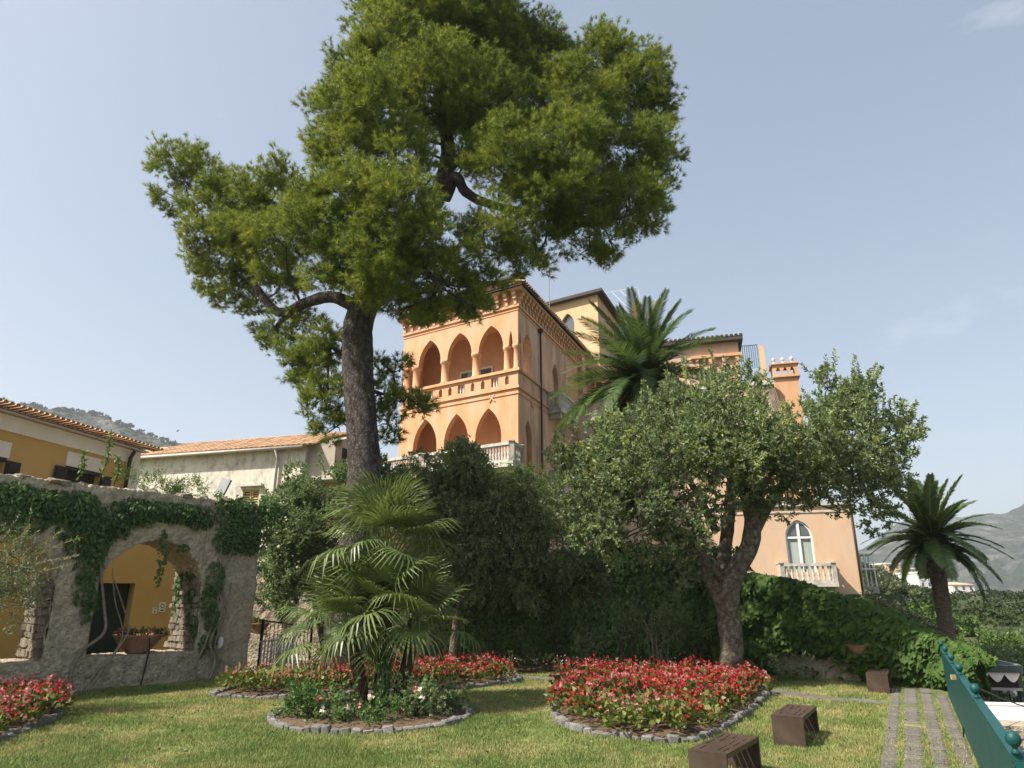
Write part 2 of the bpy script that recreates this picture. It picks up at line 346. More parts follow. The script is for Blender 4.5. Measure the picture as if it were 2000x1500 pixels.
def lawnmats():
    m, n, l, b = newmat('lawn'); c, t = lawn_colour(n, l)
    hs = n.new("ShaderNodeHueSaturation"); hs.inputs['Value'].default_value = 0.8; l.new(c, hs.inputs['Color']); l.new(hs.outputs[0], b.inputs['Base Color']); b.inputs['Roughness'].default_value = 1
    b.inputs['Specular IOR Level'].default_value = 0.1
    bz = n.new("ShaderNodeTexNoise"); bz.inputs['Scale'].default_value = 60; l.new(t.outputs['Object'], bz.inputs['Vector'])
    bp = n.new("ShaderNodeBump"); bp.inputs['Strength'].default_value = 1.0; bp.inputs['Distance'].default_value = 0.03; l.new(bz.outputs[0], bp.inputs['Height']); l.new(bp.outputs[0], b.inputs['Normal'])
    m2, n, l, b = newmat('grass_blades'); c, t = lawn_colour(n, l)
    a = n.new("ShaderNodeAttribute"); a.attribute_name = "var"
    mr = n.new("ShaderNodeMapRange"); mr.inputs[3].default_value = 0.65; mr.inputs[4].default_value = 1.6; l.new(a.outputs['Fac'], mr.inputs[0])
    hs = n.new("ShaderNodeHueSaturation"); l.new(mr.outputs[0], hs.inputs['Value']); l.new(c, hs.inputs['Color']); l.new(hs.outputs[0], b.inputs['Base Color'])
    b.inputs['Roughness'].default_value = 0.7; b.inputs['Specular IOR Level'].default_value = 0.2
    tr = n.new("ShaderNodeBsdfTranslucent"); l.new(hs.outputs[0], tr.inputs[0]); ms = n.new("ShaderNodeMixShader"); ms.inputs[0].default_value = 0.3
    l.new(b.outputs[0], ms.inputs[1]); l.new(tr.outputs[0], ms.inputs[2]); l.new(ms.outputs[0], n["Material Output"].inputs[0])
    return m, m2
M['lawn'], M['grassblade'] = lawnmats()
M['scrubland'] = surf('scrub_ground', [(0.022, 0.036, 0.014), (0.045, 0.065, 0.024), (0.10, 0.10, 0.05)], 0.35, 1.0, 0.6, 0.8, bdist=0.6)
M['mountain'] = surf('mountain_scrub', [(0.008, 0.014, 0.008), (0.018, 0.028, 0.013), (0.040, 0.046, 0.024)], 0.06, 1.0, 1.0, 0.12, dirt=(0.26, 0.24, 0.21), dirt_scale=0.022, dirt_amt=0.55, bdist=12.0, detail=12)
M['wood'] = leafmat('far_woodland', [(0.016, 0.027, 0.011), (0.032, 0.05, 0.019), (0.052, 0.072, 0.028), (0.08, 0.096, 0.04)], 0.15, 0.8, 0.1)

# ------------------------------------------------------------------ foliage builders (numpy)
def leaf_quads(pos, d, L, W, lift=0.12):
    n = len(pos); d = unit(d)
    s = unit(np.cross(d, rng.normal(size=(n, 3)))); nr = np.cross(s, d)
    L = np.broadcast_to(L, (n,))[:, None]; W = np.broadcast_to(W, (n,))[:, None]
    V = np.empty((n, 4, 3))
    V[:, 0] = pos
    V[:, 1] = pos + d * L * 0.45 + s * W * 0.5 + nr * L * lift
    V[:, 2] = pos + d * L - nr * L * lift * 0.5
    V[:, 3] = pos + d * L * 0.45 - s * W * 0.5 + nr * L * lift
    return V.reshape(-1, 3), np.arange(4 * n).reshape(n, 4)
def sph(n):
    return unit(rng.normal(size=(n, 3)))
def twig_cloud(blobs, twigs_per_m2, k, tl, L, W, up=0.35, sub=0.36, var0=0.5, varspread=0.22, droop=0.0, shoots=0, flat=1.0, fill=0.5):
    """blobs: list of (centre xyz, radius). returns V,F,var"""
    P_, D_, B_ = [], [], []
    for c, r in blobs:
        ns = max(5, int(7 * (r / 0.7) ** 1.6))
        dirs = sph(ns); dirs[:, 2] *= flat
        sc_ = c + dirs * r * rng.uniform(0.55, 0.95, (ns, 1))
        sr = r * sub * rng.uniform(0.7, 1.35, ns)
        bright = rng.normal(0, 0.10, ns)
        for i in range(ns):
            m = max(4, int(twigs_per_m2 * 4 * math.pi * sr[i] ** 2 * 0.6))
            dd = sph(m)
            p = sc_[i] + dd * sr[i] * rng.uniform(fill, 1.0, (m, 1))
            out = unit(p - c)
            D_.append(unit(0.6 * dd + 0.5 * out + np.array([0, 0, up]) + rng.normal(0, 0.25, (m, 3))))
            P_.append(p); B_.append(np.full(m, bright[i]))
        if shoots:
            m = int(shoots * r * r)
            dd = sph(m); dd[:, 2] = np.abs(dd[:, 2]) + 0.3; dd = unit(dd)
            p = c + dd * r * 0.95
            for q in range(3):
                P_.append(p + (dd * 0.5 + np.array([0, 0, 0.5])) * tl * 0.9 * q); D_.append(unit(dd * 0.5 + np.array([0, 0, 0.8]))); B_.append(np.full(m, 0.08))
    P_ = np.concatenate(P_); D_ = np.concatenate(D_); B_ = np.concatenate(B_)
    n = len(P_)
    t = rng.uniform(0.0, 1.0, (n, k, 1))
    tw = D_[:, None, :] * tl * rng.uniform(0.6, 1.2, (n, 1, 1))
    pos = P_[:, None, :] + tw * t
    pos[:, :, 2] -= droop * t[:, :, 0] ** 2 * tl
    d = unit(D_[:, None, :] * 0.55 + rng.normal(0, 0.6, (n, k, 3)) + np.array([0, 0, 0.08 - droop]))
    pos = pos.reshape(-1, 3); d = d.reshape(-1, 3)
    m = len(pos)
    V, F = leaf_quads(pos, d, L * rng.uniform(0.65, 1.2, m), W * rng.uniform(0.7, 1.2, m))
    var = np.clip(var0 + np.repeat(B_, k) + np.repeat(rng.normal(0, varspread * 0.5, n), k) + rng.normal(0, varspread * 0.5, m), 0, 0.95)
    return V, F, var
def px_blobs(lst, Y0, rs=1.0):
    out = []
    for b in lst:
        px, py, r = b[:3]; Y = b[3] if len(b) > 3 else Y0
        p = at(px, py, Y); out.append((p, metres(r, p) * rs))
    return out
LEAFSTAR = np.array([(0, -0.05), (0.30, -0.22), (0.36, 0.05), (0.62, 0.18), (0.34, 0.42), (0.0, 1.0), (-0.34, 0.42), (-0.62, 0.18), (-0.36, 0.05), (-0.30, -0.22)])
LEAFIVY = np.array([(0, 0.0), (0.36, 0.12), (0.22, 0.5), (0, 1.0), (-0.22, 0.5), (-0.36, 0.12)])
def star_leaves(pos, d, nrm, size, tmpl, cup=0.12):
    """lobed leaves: a fan of triangles round a centre"""
    n, k = len(pos), len(tmpl)
    d = unit(d); nrm = unit(nrm - d * np.sum(d * nrm, axis=1, keepdims=True)); s = np.cross(d, nrm)
    size = np.broadcast_to(size, (n,))[:, None]
    V = np.empty((n, k + 1, 3))
    V[:, 0] = pos + d * size * 0.3 + nrm * size * cup
    for i, (x, y) in enumerate(tmpl):
        V[:, i + 1] = pos + s * size * x + d * size * y - nrm * size * cup * (abs(x) + 0.6 * max(0, y - 0.3))
    base = (np.arange(n) * (k + 1))[:, None]
    F = np.concatenate([np.stack([base[:, 0], base[:, 0] + 1 + i, base[:, 0] + 1 + (i + 1) % k], 1)[:, None, :] for i in range(k)], 1).reshape(-1, 3)
    return V.reshape(-1, 3), F
def merge(parts):
    Vs, Fs, vs, o = [], [], [], 0
    for V, F, v in parts:
        Vs.append(V); Fs.append(F + o); vs.append(v); o += len(V)
    return np.concatenate(Vs), np.concatenate(Fs), np.concatenate(vs)
def branches(mb, skeleton, blobs, r0=0.07, r1=0.02, n=5, sag=0.15, every=1):
    """joins each blob to the nearest point of the skeleton by a bent limb"""
    sk = np.array(skeleton)
    for c, r in blobs[::every]:
        i = np.argmin(np.linalg.norm(sk - c, axis=1) + 0.6 * np.maximum(0, sk[:, 2] - c[2] + 0.2))
        a = sk[i]; m = (a + c) / 2 + np.array([rnd.uniform(-.2, .2), rnd.uniform(-.2, .2), -sag * np.linalg.norm(c - a) + rnd.uniform(0, .2)])
        ln = np.linalg.norm(c - a)
        pts = catmull([a, m, c], 4)
        rr = np.linspace(r0 * (0.6 + 0.15 * ln), r1, len(pts))
        mb.tube(pts, list(rr), n, noise=0.25)
        for q in range(3):
            e = c + np.array([rnd.uniform(-1, 1), rnd.uniform(-1, 1), rnd.uniform(-.4, 1)]) * r * 0.75
            mb.tube([m * 0.35 + c * 0.65, (m * 0.3 + c * 0.3 + e * 0.4), e], [r1 * 1.3, r1, r1 * 0.4], 4)

# ------------------------------------------------------------------ the setting
def railx(Y): return 6.73 + 0.555 * (Y - 11.1)
def smooth(a, b, x):
    t = np.clip((x - a) / (b - a), 0, 1); return t * t * (3 - 2 * t)
def zg(X, Y):
    X = np.asarray(X, float); Y = np.asarray(Y, float)
    z = -2.7 + 2.6 * smooth(26, 44, Y) + 2.4 * smooth(50, 110, Y)
    spur = np.clip(12.5 - 0.42 * (165 * X / np.maximum(Y, 60) - 74), -40, 14)
    z = z + (spur - z) * smooth(95, 165, Y)
    z = z + (-85 - z) * smooth(215, 420, Y)
    return z
gx = np.concatenate([np.linspace(-1400, -120, 14), np.linspace(-100, 160, 66), np.linspace(180, 2200, 18)])
gy = np.concatenate([np.linspace(-180, 10, 8), np.linspace(14, 260, 62), np.linspace(280, 2300, 22)])
GX, GY = np.meshgrid(gx, gy)
GZ = zg(GX, GY)
GZ += np.array([mnoise.noise(Vector((x * .05, y * .05, 0))) for x, y in zip(GX.ravel(), GY.ravel())]).reshape(GX.shape) * 1.2 * smooth(45, 120, GY)
nxg, nyg = len(gx), len(gy)
FI = np.array([(j * nxg + i, j * nxg + i + 1, (j + 1) * nxg + i + 1, (j + 1) * nxg + i) for j in range(nyg - 1) for i in range(nxg - 1)])
tag(npmesh("ground", np.stack([GX, GY, GZ], -1).reshape(-1, 3), FI, M['scrubland'], smooth=True), kind="structure")

LAWN = [(-34, -8), (14, -8), (14, 5.72), (3.79, 5.72), (railx(18.4), 18.4), (11.2, 18.9), (7.2, 22.6), (7.2, 27), (-3.5, 27.5), (-3.5, 40), (-34, 40)]
mb = MB(); mb.add([(x, y, 0) for x, y in LAWN], [tuple(range(len(LAWN)))])
lawn = mb.build("lawn", M['lawn']); tag(lawn, kind="structure")
# upper terrace behind the back wall, its side banked down to the ground
TER = [(-6.0, 28.2), (-1.6, 26.2), (6.6, 23.4), (9.6, 26.5), (21.6, 39.2), (26, 60), (-26, 62), (-26, 40)]
mb = MB(); n_ = len(TER)
mb.add([(x, y, 2.3) for x, y in TER], [tuple(range(n_))])
mb.add([(x, y, 2.3) for x, y in TER] + [(x + (1.5 if i in (3, 4) else 0), y, -3) for i, (x, y) in enumerate(TER)], [(i, (i + 1) % n_, n_ + (i + 1) % n_, n_ + i) for i in range(n_)])
tag(mb.build("upper_terrace", M['scrubland']), kind="structure")
# wall that carries the lawn terrace along the railing
mb = MB()
edge = [(14, 5.72), (3.79, 5.72), (railx(18.4), 18.4), (11.2, 18.9), (7.2, 22.6)]
for (x1, y1), (x2, y2) in zip(edge[:-1], edge[1:]):
    mb.quad((x1, y1, -0.004), (x2, y2, -0.004), (x2, y2, -3.2), (x1, y1, -3.2))
tag(mb.build("retaining_wall", M['rubble']), "rough stone wall holding up the lawn below the teal railing", "wall")
# drive beyond the gate
mb = MB(); dr = [(-8.2, 22.0), (-5.4, 22.6), (-4.3, 27), (-4.2, 34), (-8, 36), (-8.2, 28)]
mb.add([(x, y, 0.006) for x, y in dr], [tuple(range(len(dr)))])
tag(mb.build("path", M['concrete']), kind="structure")

# mountains
def ridge(name, prof, Y, depth, base, amp, fs, nx=150, ny=46, mat=None, seed=0.0, rocks=0.0):
    """prof: list of (px,py) of the skyline as it stands at distance Y"""
    pts = np.array([at(px, py, Y) for px, py in prof])
    xs = np.linspace(pts[0, 0], pts[-1, 0], nx); hz = np.interp(xs, pts[:, 0], pts[:, 2])
    V = np.empty((ny, nx, 3))
    for j in range(ny):
        t = j / (ny - 1)
        y = Y - depth * (1 - t)
        for i in range(nx):
            x = xs[i] * (y / Y) if False else xs[i]
            z = base + (hz[i] - base) * (t ** 1.15)
            g = mnoise.fractal(Vector((x * fs + seed, y * fs, seed)), 0.9, 2.1, 6)
            rdg = 1 - abs(mnoise.noise(Vector((x * fs * 1.7 + seed * 3, y * fs * 0.5, 1.7))))
            V[j, i] = (x, y, z + amp * g * (1 - 0.75 * t) + amp * 0.9 * (rdg - 0.6) * (1 - t) * 1.2)
    back = V[-1].copy(); back[:, 1] += depth * 0.4; back[:, 2] = base
    V = np.concatenate([V, back[None]], 0); ny += 1
    F = np.array([(j * nx + i, j * nx + i + 1, (j + 1) * nx + i + 1, (j + 1) * nx + i) for j in range(ny - 1) for i in range(nx - 1)])
    o = npmesh(name, V.reshape(-1, 3), F, mat, smooth=True); tag(o, kind="structure")
    return V
ridge("mountain", [(1480, 1150), (1600, 1110), (1690, 1078), (1740, 1040), (1790, 1020), (1850, 1008), (1895, 1002), (1930, 992), (1955, 994), (2000, 982), (2060, 955), (2150, 930), (2300, 900), (2600, 940)], 1500, 950, -95, 85, 0.0042, mat=M['mountain'], seed=3.3)
Vl = ridge("hill", [(-420, 700), (-250, 735), (-100, 770), (0, 785), (40, 788), (65, 787), (95, 796), (125, 803), (165, 805), (190, 808), (215, 817), (240, 828), (270, 842), (300, 853), (325, 866), (345, 872), (420, 880), (520, 905), (640, 960), (760, 1030)], 760, 420, -20, 16, 0.011, mat=M['mountain'], seed=9.1)

# ------------------------------------------------------------------ walls pierced by arches
def arc(a, b, zs, za, kind, n=7):
    h = (b - a) / 2; r = za - zs
    if kind == 'rect' or r < 0.02: return [(a, zs), (b, zs)]
    if kind == 'round':
        return [((a + b) / 2 - h * math.cos(math.pi * k / (2 * n)), zs + r * math.sin(math.pi * k / (2 * n))) for k in range(2 * n + 1)]
    Rr = (h * h + r * r) / (2 * h); th = math.asin(min(1, r / Rr)) if r <= Rr else math.pi - math.asin(r / Rr)
    L = [(a + Rr - Rr * math.cos(th * k / n), zs + Rr * math.sin(th * k / n)) for k in range(n + 1)]
    return L + [(a + b - x, z) for x, z in L[-2::-1]]
def pierced(mb, Mp, u0, u1, z0, z1, ops, depth, back=True):
    """ops: (a, b, zbottom, zspring, zapex, kind) sorted along u. Mp(u, w, z), w inward"""
    ops = sorted(ops); u = u0
    sides = ((0, False), (depth, True)) if back else ((0, False),)
    def q(ua, ub, za, zb):
        if ub - ua < 1e-4 or zb - za < 1e-4: return
        for w, fl in sides:
            c = [Mp(ua, w, za), Mp(ub, w, za), Mp(ub, w, zb), Mp(ua, w, zb)]
            mb.quad(*(c[::-1] if fl else c))
    for a, b, zb, zs, za, kind in ops:
        q(u, a, z0, z1); q(a, b, z0, zb)
        P_ = arc(a, b, zs, za, kind)
        for (x1, y1), (x2, y2) in zip(P_[:-1], P_[1:]):
            for w, fl in sides:
                c = [Mp(x1, w, y1), Mp(x2, w, y2), Mp(x2, w, z1), Mp(x1, w, z1)]
                mb.quad(*(c[::-1] if fl else c))
        cont = [(a, zb)] + P_ + [(b, zb)]
        for (x1, y1), (x2, y2) in zip(cont, cont[1:] + (cont[:1] if zb > z0 + .01 else [])):
            mb.quad(Mp(x1, 0, y1), Mp(x2, 0, y2), Mp(x2, depth, y2), Mp(x1, depth, y1))
        u = b
    q(u, u1, z0, z1)
def fill_arch(mb, Mp, op, w, inset=0.0):
    a, b, zb, zs, za, kind = op
    P_ = [(a + inset, zb + inset)] + arc(a + inset, b - inset, zs, za - inset, kind) + [(b - inset, zb + inset)]
    mb.add([Mp(x, w, z) for x, z in P_], [tuple(range(len(P_)))])
def moulding(mb, Mp, u0, u1, z0, z1, proud, back=0.05):
    mb.box(u0, u1, -proud, back, z0, z1, lambda u, w, z: Mp(u, w, z))

# ------------------------------------------------------------------ palazzo
C0 = np.array([0.34, 36.0])
uF = np.array([-math.sin(R(57)), math.cos(R(57))]); uS = np.array([math.sin(R(23)), math.cos(R(23))])
def Fm(u, w, z): p = C0 + u * uF + w * uS; return (p[0], p[1], z)
def Sm(v, w, z): p = C0 + v * uS + w * uF; return (p[0], p[1], z)
aF, aS = math.atan2(uF[1], uF[0]), math.atan2(uS[1], uS[0])
pal = thing("palazzo", "peach palazzo with pointed-arch loggias, cornice and white balconies above the garden", "building", (C0[0], C0[1], 2.3))
FW, SD = 8.7, 13.0
wall = MB()
low = [(1.12, 2.90, 8.95, 10.7, 12.42, 'pointed'), (3.40, 5.17, 8.95, 10.7, 12.42, 'pointed'), (5.72, 7.55, 8.95, 10.7, 12.42, 'pointed')]
pierced(wall, Fm, 0, FW, 8.9, 13.42, low, 0.45)
pierced(wall, Fm, 0, FW, 2.3, 8.9, [], 0.45)
par = []
u = 0.62
for i, k in enumerate("prpprpprpp"):
    wd = 0.26 if k == 'p' else 0.50
    par.append((u, u + wd, 13.62, 13.95 if k == 'p' else 14.16, 14.14 if k == 'p' else 14.16, 'pointed' if k == 'p' else 'rect')); u += wd + 0.46
pierced(wall, Fm, 0, FW, 13.42, 14.30, par, 0.32)
wall.build("front_wall", M['peach'], pal); wall = MB()
upr = [(0.36, 0.63, 15.95, 15.95, 16.85, 'pointed'), (1.01, 2.76, 15.95, 15.95, 17.45, 'pointed'), (3.27, 5.10, 15.95, 15.95, 17.5, 'pointed'), (5.62, 7.37, 15.95, 15.95, 17.5, 'pointed'), (7.92, 8.22, 15.95, 15.95, 16.85, 'pointed')]
pierced(wall, Fm, 0, FW, 15.95, 19.1, upr, 0.45); wall.build("arcade_wall", M['peach'], pal)

inn = MB()   # the loggias behind the arches
for zf, zc in ((8.9, 13.0), (13.6, 18.2)):
    inn.quad(Fm(0.4, 2.6, zf), Fm(FW, 2.6, zf), Fm(FW, 2.6, zc), Fm(0.4, 2.6, zc))
    inn.quad(Fm(FW - .02, 0.4, zf), Fm(FW - .02, 2.6, zf), Fm(FW - .02, 2.6, zc), Fm(FW - .02, 0.4, zc))
    inn.quad(Fm(0.4, 0.4, zc), Fm(FW, 0.4, zc), Fm(FW, 2.6, zc), Fm(0.4, 2.6, zc))
    inn.quad(Fm(0.4, 0.4, zf), Fm(FW, 0.4, zf), Fm(FW, 2.6, zf), Fm(0.4, 2.6, zf))
inn.build("loggia", M['peachdeep'], pal)
side = MB()
wl_ = [(0.20, 0.46, 14.35, 15.9, 16.8, 'pointed'), (0.75, 2.2, 14.35, 15.9, 17.0, 'pointed'), (5.7, 6.95, 13.45, 15.5, 16.75, 'pointed')]
wl2 = [(0.9, 2.05, 8.95, 10.6, 11.8, 'pointed'), (5.5, 6.75, 8.6, 10.8, 12.05, 'pointed')]
pierced(side, Sm, 0, SD, 13.3, 19.1, wl_, 0.4)
pierced(side, Sm, 0, SD, 2.3, 13.3, wl2, 0.4)
pierced(side, lambda u, w, z: Sm(u, w - 0.35, z), SD - 1.6, SD + 4, 2.3, 19.1, [], 0.3)
side.quad(Sm(SD - 1.6, 0, 2.3), Sm(SD - 1.6, -0.35, 2.3), Sm(SD - 1.6, -0.35, 19.1), Sm(SD - 1.6, 0, 19.1))
side.build("side_wall", M['peachgrey'], pal)
bk = MB()
bk.quad(Fm(FW, 0, 2.3), Fm(FW, 17, 2.3), Fm(FW, 17, 19.1), Fm(FW, 0, 19.1)); bk.quad(Fm(0, 17, 2.3), Fm(FW, 17, 2.3), Fm(FW, 17, 19.1), Fm(0, 17, 19.1))
bk.build("back_wall", M['peachgrey'], pal)
# window leaves in the side windows
for op, w in ((wl_[2], 0.28), (wl2[1], 0.28)):
    g = MB(); fill_arch(g, Sm, op, w + 0.05); wo = g.build("window", M['peachdeep'], pal)
    f = MB(); a, b, zb, zs, za, k = op
    f.box(a + .05, a + .55, w - .05, w + .02, zb, zs - .4, Sm); f.build("shutter", M['whitepaint'], wo)
for op in (wl2[0],):
    g = MB(); fill_arch(g, Sm, op, 0.3); g.build("blind_panel", M['peachdeep'], pal)
# doors at the back of the upper loggia
for ua in (3.1, 4.5):
    d = MB(); d.box(ua, ua + 0.95, 2.5, 2.58, 13.6, 15.85, Fm); dd = d.build("door", M['glass'], pal)
    f = MB(); f.box(ua - .1, ua, 2.46, 2.6, 13.6, 15.97, Fm); f.box(ua + .95, ua + 1.05, 2.46, 2.6, 13.6, 15.97, Fm); f.box(ua, ua + .95, 2.47, 2.59, 15.85, 15.97, Fm); f.build("door_frame", M['whitepaint'], dd)
# string courses
st = MB()
for z0, z1, pr in ((13.30, 13.42, 0.10), (12.98, 13.06, 0.05), (14.30, 14.46, 0.13), (18.22, 18.36, 0.10), (18.02, 18.08, 0.04)):
    moulding(st, Fm, -pr, FW + pr, z0, z1, pr, 0.45 if z0 == 14.30 else 0.05); moulding(st, Sm, 0.06, SD - 1.6, z0 + .003, z1 - .003, pr)
for z0, z1, pr in ((8.55, 8.65, 0.06), (9.0, 9.06, 0.05)): moulding(st, Sm, 0.0, SD - 1.6, z0, z1, pr)
st.build("string_course", M['peach'], pal)
# loggia columns
def column_mesh(r=0.22, h=1.65):
    m = MB(); m.lathe([(r * 1.25, 0), (r * 1.25, .10), (r, .16), (r * .96, h - .30), (r * 1.05, h - .27), (r * 1.22, h - .2), (r * 1.35, h - .1), (r * 1.35, h)], 14)
    return m.mesh("column", True)
cm = column_mesh(); cm.materials.append(M['peach'])
for u in (0.17, 0.82, 3.015, 5.36, 7.645, 8.45):
    p = Fm(u, 0.22, 14.44); inst("column", cm, pal, p, aF, (0.92 if u in (0.17, 0.82) else 1.12, 0.92 if u in (.17, .82) else 1.12, 0.918))
# lancet column on the side window
for v in (0.6,): inst("column", cm, pal, Sm(v, 0.2, 14.35), aS, (.6, .6, .95))
# parapet balusters in the openings
blm = MB(); blm.lathe([(.055, 0), (.055, .05), (.03, .09), (.06, .2), (.03, .36), (.05, .42), (.055, .54)], 8); blm = blm.mesh("baluster", True); blm.materials.append(M['whitepaint'])
for a, b, *_r in par:
    if b - a > 0.4:
        for u in (a + .15, b - .15): inst("baluster", blm, pal, Fm(u, 0.14, 13.62))
# corbel table under the eaves
cb = MB(); cb.box(-.12, .12, -.34, 0, .55, .72); cb.box(-.105, .105, -.24, 0, .34, .55); cb.box(-.09, .09, -.13, 0, .0, .34); cb.box(-.15, .15, -.38, 0, .72, .779)
cb = cb.mesh("corbel"); cb.materials.append(M['peach'])
nF = 15
for i in range(nF): inst("corbel", cb, pal, Fm(0.12 + (FW - .24) * i / (nF - 1), 0, 18.36), math.atan2(uF[1], uF[0]) + math.pi)
nS = 22
for i in range(nS): inst("corbel", cb, pal, Sm(0.12 + (SD - 1.9) * i / (nS - 1), 0, 18.36), math.atan2(uS[1], uS[0]))
ev = MB(); moulding(ev, Fm, -0.45, FW + .3, 19.14, 19.28, 0.45, 0.3); moulding(ev, Sm, 0.32, SD + 4, 19.143, 19.277, 0.45, 0.3); ev.build("cornice", M['peach'], pal)
rf = MB()
rf.add([Fm(-.58, -.58, 19.30), Fm(FW + .4, -.58, 19.30), Fm(FW + .4, 1.6, 19.75), Fm(-.58, 1.6, 19.75)], [(0, 1, 2, 3)])
rf.add([Sm(-.58, -.62, 19.28), Sm(SD + 4, -.62, 19.28), Sm(SD + 4, -.62, 19.42), Sm(-.58, -.62, 19.42)], [(0, 1, 2, 3)])
rf.add([Sm(-.58, -.62, 19.42), Sm(SD + 4, -.62, 19.42), Sm(SD + 4, 4.2, 20.9), Sm(-.2, 4.2, 20.9)], [(0, 1, 2, 3)])
rf.add([Fm(-.58, -.60, 19.27), Fm(FW + .4, -.60, 19.27), Fm(FW + .4, -.60, 19.40), Fm(-.58, -.60, 19.40)], [(0, 1, 2, 3)])
roof = rf.build("roof", M['darkroof'], pal)
tl = MB(); nseg = 6
tv = [(0.10 * math.cos(math.pi * k / nseg) * s_, y, 0.085 * math.sin(math.pi * k / nseg) * s_) for y, s_ in ((0, 1.0), (0.5, .86)) for k in range(nseg + 1)]
tl.add(tv, [(k, k + 1, nseg + 2 + k, nseg + 1 + k) for k in range(nseg)] + [tuple(range(nseg + 1))])
tile_me = tl.mesh("roof_tile", True); tile_me.materials.append(M['tile'])
for i in range(38): inst("roof_tile", tile_me, roof, Fm(-.45 + i * .245, -.66, 19.40), aF + math.pi, 1.15, rot=(R(12), 0, aF + math.pi))
for i in range(50): inst("roof_tile", tile_me, roof, Sm(-.4 + i * .28, -.70, 19.44), rot=(R(14), 0, aS), scale=1.25)
at_ = MB(); at_.box(0.1, FW, 0.35, 0.6, 19.3, 20.25, Fm); at_.build("attic_wall", M['peach'], pal)
cp = MB(); cp.box(-.15, FW + .2, 0.1, 0.85, 20.253, 20.40, Fm); cp.build("coping", M['darkroof'], pal)
dp = MB(); v = 3.35
dp.tube([Sm(v, -.14, 17.75), Sm(v, -.14, 2.4)], 0.062, 8); dpo = dp.build("downpipe", M['pipe'], pal, True)
hp = MB(); hp.lathe([(.07, 0), (.16, .16), (.17, .3)], 10, Sm(v, -.16, 17.72)); hp.build("hopper", M['pipe'], dpo)
# balconies
def balustrade(root, pts, z, h, mat, bal_me, gap=0.19, rail=0.13, pier=0.24, name="balustrade"):
    b = MB()
    for (x1, y1), (x2, y2) in zip(pts[:-1], pts[1:]):
        a = np.array((x1, y1)); d = np.array((x2 - x1, y2 - y1)); L = np.linalg.norm(d); d /= L; n = np.array((-d[1], d[0]))
        Mq = lambda u, w, zz: (a[0] + d[0] * u + n[0] * w, a[1] + d[1] * u + n[1] * w, zz)
        b.box(pier / 2 + .003, L - pier / 2 - .003, -rail, rail, z + h - .16, z + h - .002, Mq); b.box(pier / 2 + .003, L - pier / 2 - .003, -rail * .9, rail * .9, z + .001, z + .12, Mq)
    for (x, y) in pts: b.box(x - pier / 2, x + pier / 2, y - pier / 2, y + pier / 2, z, z + h)
    for (x, y) in pts: b.box(x - pier / 2 - .05, x + pier / 2 + .05, y - pier / 2 - .05, y + pier / 2 + .05, z + h + .001, z + h + .06)
    o = b.build(name, mat, root)
    for (x1, y1), (x2, y2) in zip(pts[:-1], pts[1:]):
        a = np.array((x1, y1)); d = np.array((x2 - x1, y2 - y1)); L = np.linalg.norm(d); d /= L
        k = max(2, int((L - pier) / gap))
        for i in range(k):
            p = a + d * (pier / 2 + (L - pier) * (i + .5) / k); inst("baluster", bal_me, o, (p[0], p[1], z + .12), 0, (1, 1, (h - .28) / .72))
    return o
bal = MB(); bal.lathe([(.075, 0), (.075, .05), (.045, .09), (.085, .24), (.07, .34), (.04, .5), (.06, .56), (.045, .6), (.075, .66), (.075, .72)], 9)
bal_me = bal.mesh("stone_baluster", True); bal_me.materials.append(M['stonewhite'])
f2 = lambda f, u, w: tuple(f(u, w, 0)[:2])
sl = MB(); sl.box(-.35, FW, -1.5, -.002, 8.62, 8.9, Fm); sl.build("balcony_slab", M['stonewhite'], pal)
balustrade(pal, [f2(Fm, -.2, -.05), f2(Fm, -.2, -1.3), f2(Fm, 2.9, -1.3), f2(Fm, 6.0, -1.3), f2(Fm, 8.6, -1.3)], 8.9, 1.05, M['stonewhite'], bal_me)
for zf, v0, v1 in ((13.25, 4.9, 8.1), (8.35, 5.0, 8.0)):
    s_ = MB(); s_.box(v0, v1, -.95, -.003, zf - .22, zf, Sm); s_.box(v0 + .15, v0 + .45, -.8, -.003, zf - .55, zf - .222, Sm); s_.box(v1 - .45, v1 - .15, -.8, -.003, zf - .55, zf - .222, Sm)
    s_.build("balcony_slab", M['stonewhite'], pal)
    balustrade(pal, [f2(Sm, v0 + .1, -.1), f2(Sm, v0 + .1, -.82), f2(Sm, v1 - .1, -.82), f2(Sm, v1 - .1, -.1)], zf, 1.1, M['stonewhite'], bal_me)
# star-shaped wall ties
tie = MB()
for a in (R(45), R(-45)): tie.box(-.32, .32, -.05, .0, -.05, .05, lambda x, y, z: (x * math.cos(a) - z * math.sin(a), y - (.012 if a > 0 else 0), x * math.sin(a) + z * math.cos(a)))
tie_me = tie.mesh("wall_tie"); tie_me.materials.append(M['peach'])
inst("wall_tie", tie_me, pal, Fm(1.75, -.01, 12.95), aF + math.pi, 0.85); inst("wall_tie", tie_me, pal, Sm(2.1, -.01, 12.9), aS, 0.85)
